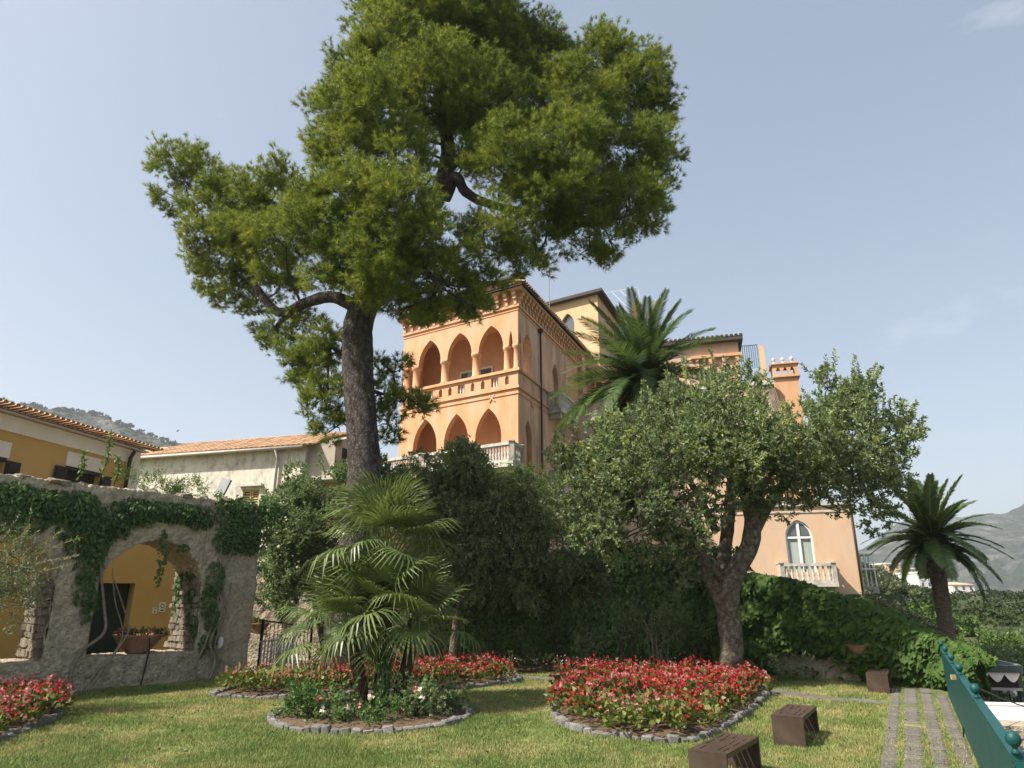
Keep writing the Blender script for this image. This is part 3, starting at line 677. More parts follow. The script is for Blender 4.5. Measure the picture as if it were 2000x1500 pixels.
# set-back top block
B0 = at(1166, 569, 46.5)
def Bm(u, w, z): p = B0[:2] + u * uF + w * uS; return (p[0], p[1], z)
zt = B0[2] - .25
bop = (2.0, 3.15, zt - 3.0, zt - 1.95, zt - .95, 'pointed')
b_ = MB(); pierced(b_, Bm, 0, 7.5, 17, zt, [bop, (0.5, 1.6, zt - 7.3, zt - 6.6, zt - 5.6, 'pointed')], 0.35, False)
b_.quad(Bm(0, 0, 17), Bm(0, 7, 17), Bm(0, 7, zt), Bm(0, 0, zt)); b_.quad(Bm(7.5, 0, 17), Bm(7.5, 7, 17), Bm(7.5, 7, zt), Bm(7.5, 0, zt)); b_.build("top_block", M['ochrepale'], pal)
g = MB(); fill_arch(g, Bm, bop, 0.25); gw = g.build("window", M['glass'], pal)
g = MB(); g.box(1.9, 3.25, -.08, .04, zt - 3.12, zt - 3.005, Bm); g.build("sill", M['stonewhite'], gw)
g = MB(); g.box(-.5, 7.8, -.45, 7.2, zt + .003, zt + .24, Bm); g.build("roof_edge", M['darkroof'], pal)
an = MB(); ab = Fm(0.2, 6.0, 20.5); an.tube([ab, (ab[0], ab[1], 24.2)], .025, 5)
for k in range(6): an.tube([(ab[0] - .35 + .02 * k, ab[1], 23.0 + .17 * k), (ab[0] + .45 - .02 * k, ab[1], 23.15 + .17 * k)], .012, 4)
an.build("aerial", M['zinc'], pal)
# white pipe frame on the roof terrace
fr = MB(); fp = [at(1178, 590, 50), at(1182, 572, 50), at(1246, 561, 50), at(1252, 600, 50)]
fr.tube([fp[0], fp[1]], .018, 5); fr.tube([fp[1], fp[2]], .018, 5); fr.tube([fp[2], fp[3]], .018, 5)
for t in (0.2, 0.45, 0.7):
    a = fp[1] * (1 - t) + fp[2] * t; e = a + np.array([0.9, -1.0, -1.7]); fr.tube([a, e], .015, 5)
fr.build("pipe_frame", M['whitepaint'], pal)
ck = MB(); p = at(1243, 602, 50); ck.box(p[0] - .35, p[0] + .35, p[1] - .3, p[1] + .3, 16, p[2] + .4); ck.build("chimney", M['ochrepale'], pal)
fl = MB(); fl.box(0.5, FW, 0.5, 17, 18.9, 19.2, Fm); fl.build("roof_slab", M['darkroof'], pal)

# right wing of the palazzo
W0 = np.array([19.95, 40.0]); uW = np.array([-math.sin(R(75)), math.cos(R(75))]); nW = np.array([math.cos(R(75)), math.sin(R(75))])
def Wm(u, w, z): p = W0 + u * uW + w * nW; return (p[0], p[1], z)
aW = math.atan2(uW[1], uW[0])
wing = thing("palazzo_wing", "pale peach wing with arched white window, baluster balcony and ornate chimney", "building", (W0[0], W0[1], 2.3))
wop = (2.35, 3.85, 3.55, 5.55, 6.55, 'pointed')
b_ = MB(); pierced(b_, Wm, 0, 16, 2.0, 7.45, [wop, (11.5, 12.9, 2.3, 4.4, 5.6, 'pointed'), (13.2, 14.7, 2.3, 4.4, 5.6, 'pointed')], 0.35, False)
pierced(b_, Wm, 3.5, 16, 7.45, 15.2, [(u, u + 1.1, 9.2, 11.2, 12.2, 'pointed') for u in (4.2, 6.6, 9.2, 12.2)], 0.35, False)
b_.quad(Wm(0, 0, 2), Wm(0, 9, 2), Wm(0, 9, 7.45), Wm(0, 0, 7.45)); b_.quad(Wm(3.5, 0, 7.45), Wm(3.5, 9, 7.45), Wm(3.5, 9, 15.2), Wm(3.5, 0, 15.2))
b_.quad(Wm(0, 0, 7.45), Wm(3.5, 0, 7.45), Wm(3.5, 9, 7.45), Wm(0, 9, 7.45))
b_.build("wall", M['wingpeach'], wing)
for u in (4.2, 6.6, 9.2, 12.2):
    g = MB(); fill_arch(g, Wm, (u, u + 1.1, 9.2, 11.2, 12.2, 'pointed'), 0.25); g.build("window", M['glass'], wing)
g = MB(); g.box(11.3, 14.9, .9, 1.0, 2.3, 6, Wm); g.build("porch_back", M['dark'], wing)
cw = column_mesh(.13, 2.1); cw.materials.append(M['whitepaint']); inst("porch_column", cw, wing, Wm(13.05, .15, 2.3), aW)
inst("porch_column", cw, wing, Wm(12.0, .15, 2.3), aW)
g = MB(); fill_arch(g, Wm, wop, 0.22); gw = g.build("window", M['curtain'], wing)
g = MB(); a, b, zb, zs, za, k = wop
P_ = [(a, zb)] + arc(a, b, zs, za, k) + [(b, zb)]; P2 = [(a + .11, zb)] + arc(a + .11, b - .11, zs, za - .12, k) + [(b - .11, zb)]
for i in range(len(P_) - 1): g.quad(Wm(*[P_[i][0], .12, P_[i][1]]), Wm(P_[i + 1][0], .12, P_[i + 1][1]), Wm(P2[i + 1][0], .12, P2[i + 1][1]), Wm(P2[i][0], .12, P2[i][1]))
g.box((a + b) / 2 - .08, (a + b) / 2 + .08, .10, .16, zb, za - .06, Wm); g.box(a + .1, b - .1, .107, .155, zs - .08, zs + .04, Wm)
g.build("window_frame", M['whitepaint'], gw)
for ua in (a + .13, (a + b) / 2 + .1):
    g = MB(); g.box(ua, ua + .5, .165, .17, zs + .1, zs + .62, Wm); g.build("pane", M['glass'], gw)
s_ = MB(); s_.box(1.45, 4.5, -.95, -.003, 2.72, 2.95, Wm); s_.build("balcony_slab", M['stonewhite'], wing)
balustrade(wing, [f2(Wm, 1.6, -.1), f2(Wm, 1.6, -.82), f2(Wm, 4.35, -.82), f2(Wm, 4.35, -.1)], 2.95, 1.06, M['stonewhite'], bal_me, gap=.26)
s_ = MB(); moulding(s_, Wm, -.1, 16, 7.35, 7.55, .14); moulding(s_, Wm, 0, 16, 6.95, 7.02, .05); moulding(s_, Wm, 3.45, 16, 15.0, 15.25, .2); s_.build("cornice", M['stonewhite'], wing)
dp = MB(); dp.tube([Wm(.12, -.1, 7.3), Wm(.12, -.1, 2.0)], .06, 7); dp.build("downpipe", M['pipe'], wing, True)
s_ = MB(); s_.box(-1.0, -.01, 1.0, 3.4, 2.35, 2.75, Wm); s_.build("side_balcony", M['greymetal'], wing)
s_ = MB()
for u in (-.95, -.5): 
    for w in (1.05, 2.2, 3.3): s_.box(u, u + .06, w, w + .06, 2.752, 4.6, Wm)
for z in (3.7, 4.55): s_.box(-1.0, -.02, 1.04, 3.36, z, z + .07, Wm)
s_.build("balcony_frame", M['whitepaint'], wing)
# chimney with pointed vents and ball finials
ch = MB(); ch.box(1.93, 3.35, .3, 1.5, 7.5, 15.55, Wm); cho = ch.build("chimney", M['peach'], wing)
ch = MB(); ops = [(1.98 + .1 + i * .42, 1.98 + .1 + i * .42 + .3, 15.72, 15.8, 16.25, 'pointed') for i in range(3)]
pierced(ch, lambda u, w, z: Wm(u, w + .27, z), 1.9, 3.38, 15.62, 16.4, ops, .12, True)
ch.box(1.9, 2.0, .4, 1.5, 15.62, 16.4, Wm); ch.box(3.28, 3.38, .4, 1.5, 15.62, 16.4, Wm)
for o_ in (15.53, 16.4): ch.box(1.8, 3.48, .15, 1.65, o_ + .003, o_ + .09, Wm)
ch.build("chimney_vent", M['peach'], cho)
ch = MB()
for uu in (2.1, 2.65, 3.2):
    p = Wm(uu, .9, 16.49); ch.lathe([(.33, 0), (.3, .1), (.16, .2), (.07, .26), (.06, .3), (.12, .36), (.14, .45), (.1, .55), (.02, .6)], 10, p)
ch.build("ball_finial", M['stonewhite'], cho, True)
# attic with gutter, parapet pillar and roof railing
s_ = MB(); s_.box(5.3, 13, .6, 6, 15.2, 18.35, Wm); s_.build("attic", M['wingpeach'], wing)
s_ = MB(); s_.box(5.0, 13.2, .15, 6.2, 18.353, 18.62, Wm); so = s_.build("attic_roof", M['darkroof'], wing)
for i in range(26): inst("roof_tile", tile_me, so, Wm(5.1 + i * .3, .1, 18.64), rot=(R(10), 0, aW + math.pi), scale=1.2)
s_ = MB(); moulding(s_, lambda u, w, z: Wm(u, w + .6, z), 5.2, 8.4, 17.3, 17.5, .3); 
for u in (5.35, 6.2, 7.05, 7.9): s_.box(u, u + .22, .35, .598, 16.5, 17.298, Wm)
s_.build("attic_cornice", M['peach'], wing)
s_ = MB(); s_.box(3.75, 4.05, .5, .8, 15.25, 17.9, Wm); s_.build("parapet_pillar", M['ochrepale'], wing)
s_ = MB()
for k in range(9): s_.tube([Wm(4.15 + k * .13, .6, 16.4), Wm(4.15 + k * .13, .6, 18.0)], .02, 4)
s_.tube([Wm(4.1, .6, 18.0), Wm(5.25, .6, 18.0)], .025, 5); s_.build("roof_railing", M['teal'], wing)
s_ = MB()
for k in range(7): s_.tube([Wm(3.5 + .09 * k, -.02, 15.0), Wm(3.1 + .09 * k, -.5, 12.4)], .03, 5)
s_.build("cane_screen", M['vinestem'], wing)

# ------------------------------------------------------------------ white house with tiled roof
H0 = np.array([-9.75, 33.0]); uH = np.array([-10.2, 3.0]); LH = np.linalg.norm(uH); uH /= LH; nH = np.array([0.282, 0.959])
def Hm(u, w, z): p = H0 + u * uH + w * nH; return (p[0], p[1], z)
aH = math.atan2(uH[1], uH[0])
wh = thing("white_house", "flaking whitewashed house with terracotta tile roof behind the arched wall", "house", (H0[0], H0[1], 0))
EZ, RZ, RW = 9.42, 10.75, 3.4
hops = [(3.0, 3.95, 5.9, 7.35, 7.35, 'rect'), (7.2, 8.05, 5.6, 6.95, 6.95, 'rect')]
b_ = MB(); pierced(b_, Hm, 0.55, 13, 0, EZ, hops, .3, False); b_.build("front_wall", M['whitewash'], wh)
b_ = MB(); b_.add([Hm(.55, 0, 0), Hm(.55, 2 * RW, 0), Hm(.55, 2 * RW, EZ), Hm(.55, RW, RZ), Hm(.55, 0, EZ)], [(0, 1, 2, 3, 4)])
b_.build("gable_wall", M['whitewash'], wh)
b_ = MB(); b_.box(-.95, .55, 0.25, 2.2, 7.75, EZ + .1, Hm)
b_.add([Hm(-.95, .25, EZ + .1), Hm(-.95, 2.2, EZ + .1), Hm(-.95, 1.6, 10.1), Hm(.55, .25, EZ + .1), Hm(.55, 2.2, EZ + .1), Hm(.55, 1.6, 10.1)], [(0, 1, 2), (3, 4, 5), (0, 2, 5, 3), (1, 2, 5, 4)])
bo = b_.build("box_annex", M['greyrender'], wh)
b_ = MB(); b_.box(-.955, -.945, .9, 1.5, 8.6, 9.4, Hm); b_.build("hatch", M['dark'], bo)
b_ = MB(); b_.box(-1.1, .6, .1, 2.4, 7.66, 7.747, Hm); b_.build("ledge", M['stonewhite'], bo)
b_ = MB(); b_.box(-2.4, .5, 1.2, 6, 0, 7.65, Hm); b_.build("rear_annex", M['ochrepale'], wh)
rf = MB(); sd = math.atan2(RZ - EZ, RW)
rf.add([Hm(-.0, -.35, EZ - .10), Hm(13, -.35, EZ - .10), Hm(13, RW, RZ), Hm(-.0, RW, RZ), Hm(13, 2 * RW, EZ), Hm(0, 2 * RW, EZ)], [(0, 1, 2, 3), (3, 2, 4, 5)])
roof = rf.build("roof", M['tile'], wh)
for c in range(36):
    for r_ in range(7):
        w = -.40 + r_ * .56
        inst("roof_tile", tile_me, roof, Hm(.08 + c * .305 + rnd.uniform(-.015, .015), w, EZ - .10 + (w + .35) * math.tan(sd) + .02), rot=(sd - .03, rnd.uniform(-.04, .04), aH + math.pi), scale=(1.45, 1.3, 1.3))
gt = MB(); gt.tube([Hm(.5, -.42, EZ - .16), Hm(13, -.42, EZ - .16)], .075, 7); gt.build("gutter", M['palepipe'], wh, True)
for u, m, rr in ((2.05, 'palepipe', .07), (10.95, 'zinc', .085)):
    gt = MB(); gt.tube([Hm(u, -.4, EZ - .2), Hm(u, -.14, EZ - .6), Hm(u, -.12, 4)], rr, 7); gt.build("downpipe", M[m], wh, True)
gt = MB(); gt.tube([Hm(11.0, -.2, EZ + .45), Hm(11.0, -.2, EZ - .3)], .09, 8); gt.build("flue", M['zinc'], wh, True)
for op in hops:
    a, b, zb, zt_ = op[0], op[1], op[2], op[3]
    g = MB(); g.box(a, b, .16, .2, zb, zt_, Hm); wo = g.build("window", M['dark'], wh)
    g = MB(); g.box(a - .2, b + .2, -.22, -.003, zt_ + .12, zt_ + .24, Hm); g.build("window_hood", M['stonewhite'], wo)
    sh = MB()
    for s0, s1 in ((a + .02, (a + b) / 2 - .02), ((a + b) / 2 + .02, b - .02)):
        for (p, q, z0, z1) in ((s0, s0 + .06, zb, zt_), (s1 - .06, s1, zb, zt_), (s0 + .06, s1 - .06, zt_ - .08, zt_), (s0 + .06, s1 - .06, zb, zb + .08), (s0 + .06, s1 - .06, (zb + zt_) / 2 - .04, (zb + zt_) / 2 + .04)):
            sh.box(p, q, .04, .10, z0, z1, Hm)
    so = sh.build("shutter", M['shuttertan'], wo)
    for s0, s1 in ((a + .08, (a + b) / 2 - .08), ((a + b) / 2 + .08, b - .08)):
        z = zb + .12
        while z < zt_ - .12:
            if abs(z - (zb + zt_) / 2) > .08:
                sm = MB(); sm.add([Hm(s0, .05, z), Hm(s1, .05, z), Hm(s1, .10, z + .075), Hm(s0, .10, z + .075), Hm(s0, .06, z - .008), Hm(s1, .06, z - .008), Hm(s1, .108, z + .067), Hm(s0, .108, z + .067)], [(0, 1, 2, 3), (4, 5, 6, 7), (0, 1, 5, 4), (2, 3, 7, 6)])
                sm.build("slat", M['shuttertan'], so)
            z += .12

# ------------------------------------------------------------------ yellow house behind the arched wall
BW = np.array([-7.76, 21.35]); uA = np.array([-math.sin(R(38)), -math.cos(R(38))]); nA = np.array([-math.cos(R(38)), math.sin(R(38))])
def Am(s, w, z): p = BW + s * uA + w * nA; return (p[0], p[1], z)
yh = thing("yellow_house", "ochre yellow house with dark green door and white eaves behind the arches", "house", (-14, 24, 0))
def Ym(s, w, z): return Am(s, w + 4.0, z)
dop = (1.75, 3.55, 0.0, 2.60, 2.60, 'rect')
b_ = MB(); pierced(b_, Ym, -.6, 12, 0, 4.55, [dop], .45, False)
b_.quad(Ym(-.6, 0, 0), Ym(-.6, 6, 0), Ym(-.6, 6, 4.55), Ym(-.6, 0, 4.55)); b_.quad(Ym(-.6, 0, 4.55), Ym(12, 0, 4.55), Ym(12, 6, 4.55), Ym(-.6, 6, 4.55))
b_.build("lower_wall", M['ochre'], yh)
g = MB(); g.box(1.75, 3.55, .38, .44, .02, 2.6, Ym); do = g.build("door", M['doorgreen'], yh)
for k in range(8):
    g = MB(); g.box(1.80 + .21 * k + .01, 1.80 + .21 * (k + 1) - .01, .35, .378, .06, 2.55, Ym); g.build("plank", M['doorgreen'], do)
Y0 = np.array([-15.69, 28.0]); uY = np.array([-1.22, -6.5]); uY /= np.linalg.norm(uY); nY = np.array([-uY[1], uY[0]]); nY = -nY if nY[0] > 0 else nY
def Um(u, w, z): p = Y0 + u * uY + w * nY; return (p[0], p[1], z)
b_ = MB(); yops = [(1.9, 3.5, 5.2, 6.75, 6.75, 'rect'), (6.0, 7.3, 5.2, 6.55, 6.55, 'rect')]
pierced(b_, Um, 0, 13, 4.0, 8.0, yops, .3, False); b_.quad(Um(0, 0, 4), Um(0, 7, 4), Um(0, 7, 8), Um(0, 0, 8)); b_.build("upper_wall", M['ochre'], yh)
b_ = MB(); b_.box(-.05, 13, -.06, -.003, 7.45, 7.98, Um); b_.box(-.055, -.003, -.058, 7, 7.45, 7.98, Um); b_.build("fascia_band", M['whiteplain'], yh)
b_ = MB(); b_.box(-.05, .42, -.05, -.003, 4.0, 7.447, Um); b_.build("quoin", M['whiteplain'], yh)
b_ = MB(); b_.box(-.25, 13, -.25, 7, 8.0, 8.06, Um); b_.box(-.2, 13, -.12, 7, 8.14, 8.40, Um); roof = b_.build("roof", M['greyrender'], yh)
for i in range(58): inst("roof_tile", tile_me, roof, Um(-.2 + i * .225, -.42, 8.06), rot=(R(6), rnd.uniform(-.03, .03), math.atan2(uY[1], uY[0])), scale=(1.05, 1.0, 1.05))
g = MB(); g.tube([Um(.62, -.3, 7.9), Um(.62, -.16, 7.6), Um(.62, -.14, 4.4)], .075, 8); g.build("downpipe", M['pipe'], yh, True)
for a, b, zb, zt_, *_r in yops:
    g = MB(); g.box(a, b, .2, .24, zb, zt_, Um); wo = g.build("window", M['dark'], yh)
    g = MB(); g.box(a - .1, b + .1, -.05, -.003, zt_ + .03, zt_ + .55, Um); g.build("lintel_panel", M['whiteplain'], wo)
    for s0, s1 in ((a - .55, a - .02), (b + .02, b + .55)):
        sh = MB(); sh.box(s0, s1, -.10, -.054, zb, zt_ - .05, Um); so = sh.build("shutter", M['shutterdark'], wo)
        for z in np.arange(zb + .1, zt_ - .15, .14):
            q = MB(); q.box(s0 + .05, s1 - .05, -.125, -.101, z, z + .09, Um); q.build("slat", M['shutterdark'], so)
    g = MB(); g.box(a - .03, b + .03, -.04, .1, zt_ - .10, zt_ + .027, Um); g.build("window_head", M['shutterdark'], wo)
# two small notices by the door: printed marks only
def sign(label, s0, s1, z0, z1, ring):
    t = thing("wall_sign", label, "sign", Ym(s0, -.02, z0)); b = MB(); b.box(s0, s1, -.03, -.003, z0, z1, Ym); b.build("plate", M['whiteplain'], t)
    p = MB(); c, zc = (s0 + s1) / 2, z0 + (z1 - z0) * .62; r = (s1 - s0) * .34
    for k in range(14):
        a0, a1 = 2 * math.pi * k / 14, 2 * math.pi * (k + 1) / 14
        if not ring and math.sin((a0 + a1) / 2) < 0: continue
        p.quad(*[Ym(c + math.cos(a) * q, -.034, zc + math.sin(a) * q) for a, q in ((a0, r), (a1, r), (a1, r * .68), (a0, r * .68))])
    p.quad(*[Ym(u, -.034, z) for u, z in ((s0 + .05, z0 + .03), (s1 - .05, z0 + .03), (s1 - .05, z0 + .07), (s0 + .05, z0 + .07))])
    p.build("printed_mark", M['pipe'], t)
sign("larger white notice with a ring symbol on the yellow wall right of the door", .70, .90, 1.72, 2.02, True)
sign("smaller white notice with an arc symbol on the yellow wall nearest the door", 0.95, 1.10, 1.68, 1.86, False)

# ------------------------------------------------------------------ arched garden wall
import bmesh
clouds = bpy.data.textures.new("rough", 'CLOUDS'); clouds.noise_scale = 0.22; clouds.noise_depth = 4
def roughen(o, levels, strength, scale=None):
    bm = bmesh.new(); bm.from_mesh(o.data); bmesh.ops.remove_doubles(bm, verts=bm.verts, dist=0.002); bmesh.ops.recalc_face_normals(bm, faces=bm.faces); bm.to_mesh(o.data); bm.free()
    m = o.modifiers.new("sub", 'SUBSURF'); m.subdivision_type = 'SIMPLE'; m.levels = m.render_levels = levels
    t = clouds
    if scale: t = bpy.data.textures.new("rough", 'CLOUDS'); t.noise_scale = scale; t.noise_depth = 3
    d = o.modifiers.new("disp", 'DISPLACE'); d.texture = t; d.strength = strength; d.mid_level = 0.5; d.texture_coords = 'LOCAL'
def blockmesh(name, n=1, j=0.12, seed=0, mat=None):
    """irregular rounded stone, unit size"""
    bm = bmesh.new(); bmesh.ops.create_cube(bm, size=1.0)
    bmesh.ops.bevel(bm, geom=list(bm.edges), offset=0.16, segments=1, affect='EDGES')
    rr = random.Random(seed)
    for v in bm.verts: v.co += Vector([rr.uniform(-j, j) for _ in range(3)])
    me = bpy.data.meshes.new(name); bm.to_mesh(me); bm.free()
    if mat: me.materials.append(mat)
    return me
aw = thing("arched_wall", "ivy-topped rough stone garden wall with round arches on the left", "wall", (BW[0], BW[1], 0))
AT, ATOP = 1.45, 4.95
aops = [(1.65, 4.43, .74, 2.25, 3.66, 'round'), (5.37, 8.15, .74, 2.25, 3.66, 'round'), (9.1, 11.9, .74, 2.25, 3.66, 'round')]
b_ = MB(); pierced(b_, Am, 0, 14, -.1, ATOP, aops, AT, True)
b_.quad(Am(0, 0, -.1), Am(0, AT, -.1), Am(0, AT, ATOP), Am(0, 0, ATOP))
cuts = sorted({0, 14} | {o[0] for o in aops} | {o[1] for o in aops} | {x for o in aops for x, z in arc(o[0], o[1], o[3], o[4], o[5])})
for a, b in zip(cuts[:-1], cuts[1:]): b_.quad(Am(a, 0, ATOP), Am(b, 0, ATOP), Am(b, AT, ATOP), Am(a, AT, ATOP))
wo = b_.build("masonry", M['rubble'], aw, True); roughen(wo, 5, 0.15)
stone_me = [blockmesh("stone", seed=i, mat=M['wallstone']) for i in range(6)]
aA = math.atan2(uA[1], uA[0])
for s_face, sgn in ((1.65, 1), (5.37, 1)):
    z = .80
    while z < 2.75:
        hh = rnd.uniform(.13, .24); w = .08
        while w < AT - .05:
            ww = rnd.uniform(.16, .36)
            inst("stone", rnd.choice(stone_me), aw, Am(s_face + .0 + rnd.uniform(0, .03), w + ww / 2, z + hh / 2), rot=(rnd.uniform(-.12, .12), rnd.uniform(-.1, .1), aA + rnd.uniform(-.15, .15)), scale=(.16, ww * .98, hh * 1.0))
            w += ww
        z += hh
# a few stones on the outer face and along the top
for k in range(60):
    s = rnd.uniform(0.05, 7); z = ATOP + rnd.uniform(-.03, .02)
    inst("stone", rnd.choice(stone_me), aw, Am(s, rnd.uniform(.05, AT - .1), z), rot=(rnd.uniform(-.3, .3), rnd.uniform(-.3, .3), rnd.uniform(0, 3)), scale=(rnd.uniform(.25, .5), rnd.uniform(.2, .35), rnd.uniform(.08, .15)))
# climbing stems and ivy
ivy = thing("ivy", "dark ivy with bare twisted stems covering the top of the arched wall", "ivy", Am(3, 0, 0))
st = MB()
def stem(pts, r): r *= .72; st.tube(catmull([Am(s, -w, z) for s, w, z in pts], 5), lerp_list([r, r * .9, r * .7, r * .5], (len(pts) - 1) * 5 + 1), 6, noise=.2, nscale=6)
stem([(4.65, .22, 0), (4.75, .16, .45), (4.55, .14, .95), (4.15, .16, 1.35), (4.25, .1, 2.0), (4.5, .1, 3.0), (4.6, .1, 4)], .065)
stem([(4.35, .3, 0), (4.05, .2, .5), (3.75, .14, .95), (3.55, .12, 1.4), (3.75, .1, 1.9), (4.1, .1, 2.6)], .045)
stem([(4.5, .25, 0), (4.2, .18, .4), (3.8, .14, .9), (3.7, .12, 1.35), (4.0, .1, 2.1), (4.2, .1, 2.9)], .035)
stem([(1.25, .25, 0), (1.1, .15, .5), (1.3, .12, 1.0), (1.0, .1, 1.9), (1.15, .1, 2.8), (.8, .1, 4)], .06)
stem([(1.5, .25, 0), (1.65, .15, .35), (1.45, .12, .9), (1.3, .1, 1.5), (1.2, .1, 2.4), (1.35, .1, 3.8)], .05)
stem([(1.05, .28, 0), (.9, .16, .4), (1.15, .12, .9), (.95, .1, 1.6), (.85, .1, 2.6)], .045)
st.build("stem", M['vinestem'], ivy, True)
def ivy_patches(patches, Mp, dens, size, tmpl, out=0.25, side=-1):
    Pp, Nn, Bb = [], [], []
    for (s, z, rs, rz, th) in patches:
        m = int(dens * math.pi * rs * rz)
        a = rng.uniform(0, 2 * math.pi, m); q = np.sqrt(rng.uniform(0, 1, m))
        ss = s + rs * q * np.cos(a); zz = z + rz * q * np.sin(a)
        ww = side * (0.03 + th * (1 - q ** 2) * rng.uniform(.2, 1, m))
        Pp.append(np.array([Mp(x, w, y) for x, w, y in zip(ss, ww, zz)])); Bb.append(rng.normal(0, .07) + np.zeros(m))
    Pp = np.concatenate(Pp); Bb = np.concatenate(Bb); n = len(Pp)
    o = np.array(Mp(0, side, 0)) - np.array(Mp(0, 0, 0)); l_ = np.array(Mp(1, 0, 0)) - np.array(Mp(0, 0, 0))
    nr = unit(o * .8 + rng.normal(0, .5, (n, 3)) + np.array([0, 0, .6])); d = unit(np.array([0, 0, -.8]) + l_ * rng.normal(0, .6, (n, 1)) + o * rng.uniform(0, .5, (n, 1)))
    V, F = star_leaves(Pp, d, nr, size * rng.uniform(.6, 1.3, n), tmpl)
    return V, F, np.repeat(np.clip(.45 + Bb + rng.normal(0, .18, n), 0, .95), len(tmpl))
pt = []
for s in np.arange(-.2, 9, .45):
    if rnd.random() < .22: continue
    pt.append((s, (4.6 if s < 2 else 4.38) + rnd.uniform(-.15, .15), .45, rnd.uniform(.2, .36) if 1.4 < s < 3.6 else rnd.uniform(.28, .55), .26)); pt.append((s, 4.82, .5, .22, .22) if s < 2.0 else (s, 4.45, .5, .3, .2))
for s in (.2, .6, 1.0, 4.4, 4.8, 5.2): pt.append((s, 4.0 + rnd.uniform(-.1, .1), .5, .5, .35))
pt += [(4.7, 3.7, .45, .5, .3), (5.0, 3.6, .4, .5, .3), (4.75, 3.0, .32, .5, .25), (4.6, 3.3, .25, .4, .25), (4.75, 2.4, .26, .4, .2), (4.55, 2.1, .18, .3, .15), (4.6, 1.8, .12, .25, .1),
       (1.2, 3.75, .35, .35, .25), (.9, 3.75, .4, .35, .25), (.4, 3.75, .4, .35, .25), (1.35, 2.7, .3, .5, .25), (1.45, 2.1, .28, .45, .2), (1.3, 1.6, .22, .35, .18), (1.2, 1.1, .15, .35, .12), (1.45, .9, .14, .3, .12),
       (3.0, 3.55, .1, .45, .12), (2.9, 3.1, .08, .4, .1), (2.95, 2.7, .07, .3, .1), (2.4, 3.5, .2, .12, .1), (3.6, 4.2, .3, .25, .2), (4.1, 3.9, .22, .3, .2), (6.5, 4.0, .8, .4, .3), (8.0, 3.8, .8, .8, .3)]
parts = [ivy_patches(pt, Am, 400, .10, LEAFIVY)]
# ivy lit on the inner side of the right-hand jamb
Jm = lambda s, w, z: Am(1.65 - w, s, z)
parts.append(ivy_patches([(.75, 2.9, .6, .35, .15), (1.2, 2.5, .3, .5, .15), (.5, 2.2, .35, .3, .14), (1.3, 1.9, .15, .45, .1), (.35, 1.7, .22, .4, .12), (.15, 1.4, .15, .4, .1)], Jm, 520, .11, LEAFIVY))
V, F, v = merge(parts); npmesh("foliage", V, F, M['ivy'], ivy, v, kind="stuff")
# loose sprays standing up from the top
V, F, v = twig_cloud([(np.array(Am(s, .35, 4.85)), .28) for s in np.arange(-.1, 1.8, .5)], 26, 9, .22, .09, .05, up=.6, shoots=5)
npmesh("top_sprays", V, F, M['ivy'], ivy, v, kind="stuff")
wt = thing("wall_shrub", "yellow-green feathery shrub growing on top of the arched wall", "shrub", Am(3.2, .8, 5.1))
V, F, v = twig_cloud([(np.array(Am(s, .8, 5.1 + .05 * k)), r) for k, (s, r) in enumerate([(2.2, .42), (2.7, .42), (3.2, .36), (3.7, .34), (1.8, .34)])], 90, 11, .28, .085, .022, up=.9, var0=.5)
npmesh("foliage", V, F, M['bright'], wt, v, kind="stuff")
for k, (s, hgt) in enumerate([(4.6, 1.35), (5.1, .8), (4.2, .8)]):
    sp = thing("self_sown_plant", ["tall lone self-sown plant on the wall top before the yellow house", "shorter self-sown plant on the wall top near the frame edge", "leaning self-sown plant on the wall top beside the feathery shrub"][k], "plant", Am(s, .7, 5.1), group="weeds on the wall top")
    b0 = np.array(Am(s, .7, 5.1)); e = b0 + np.array([rnd.uniform(-.1, .25), 0, hgt]); mid = (b0 + e) / 2 + np.array([.1, 0, 0])
    q = MB(); q.tube([b0, mid, e], [.015, .012, .006], 5); q.build("stem", M['bright'] if False else M['twig'], sp)
    pp = np.array([b0 * (1 - t) + e * t + np.array([.2 * t * (1 - t), 0, 0]) for t in np.linspace(.15, 1, 60)])
    V, F = leaf_quads(pp, unit(rng.normal(size=(60, 3)) + np.array([0, 0, .4])), .16, .05); npmesh("foliage", V, F, M['bright'], sp, rng.uniform(.3, .9, 60), kind="stuff")
# planted bowl on the sill
def bowl(name, label, c, r, h, flower, group=None):
    t = thing(name, label, "planter", c, group)
    q = MB(); q.lathe([(r * .42, 0), (r * .45, h * .08), (r * .72, h * .42), (r * .92, h * .8), (r, h * .92), (r * 1.02, h), (r * .95, h), (r * .9, h * .86), (0.01, h * .82)], 26, c); q.build("bowl", M['terracotta'], t, True)
    cs = [np.array(c) + np.array([rnd.uniform(-.7, .7) * r, rnd.uniform(-.5, .5) * r, h * .95]) for _ in range(9)]
    V, F, v = twig_cloud([(x, .13) for x in cs], 160, 7, .09, .06, .04, up=.6); npmesh("plants", V, F, M['begleaf'], t, v, kind="stuff")
    if flower:
        pos = np.concatenate([x + rng.normal(0, .06, (26, 3)) * np.array([1, 1, .5]) + np.array([0, 0, .1]) for x in cs[:5]]); V, F = leaf_quads(pos, rng.normal(size=pos.shape) + np.array([0, 0, .6]), .045, .045)
        npmesh("blossoms", V, F, M['pink'], t, rng.uniform(.3, .8, len(pos)), kind="stuff")
    return t
bowl("planter_bowl", "wide terracotta bowl of faded pink flowers on the arch sill", Am(2.95, .6, .76), .62, .47, True)
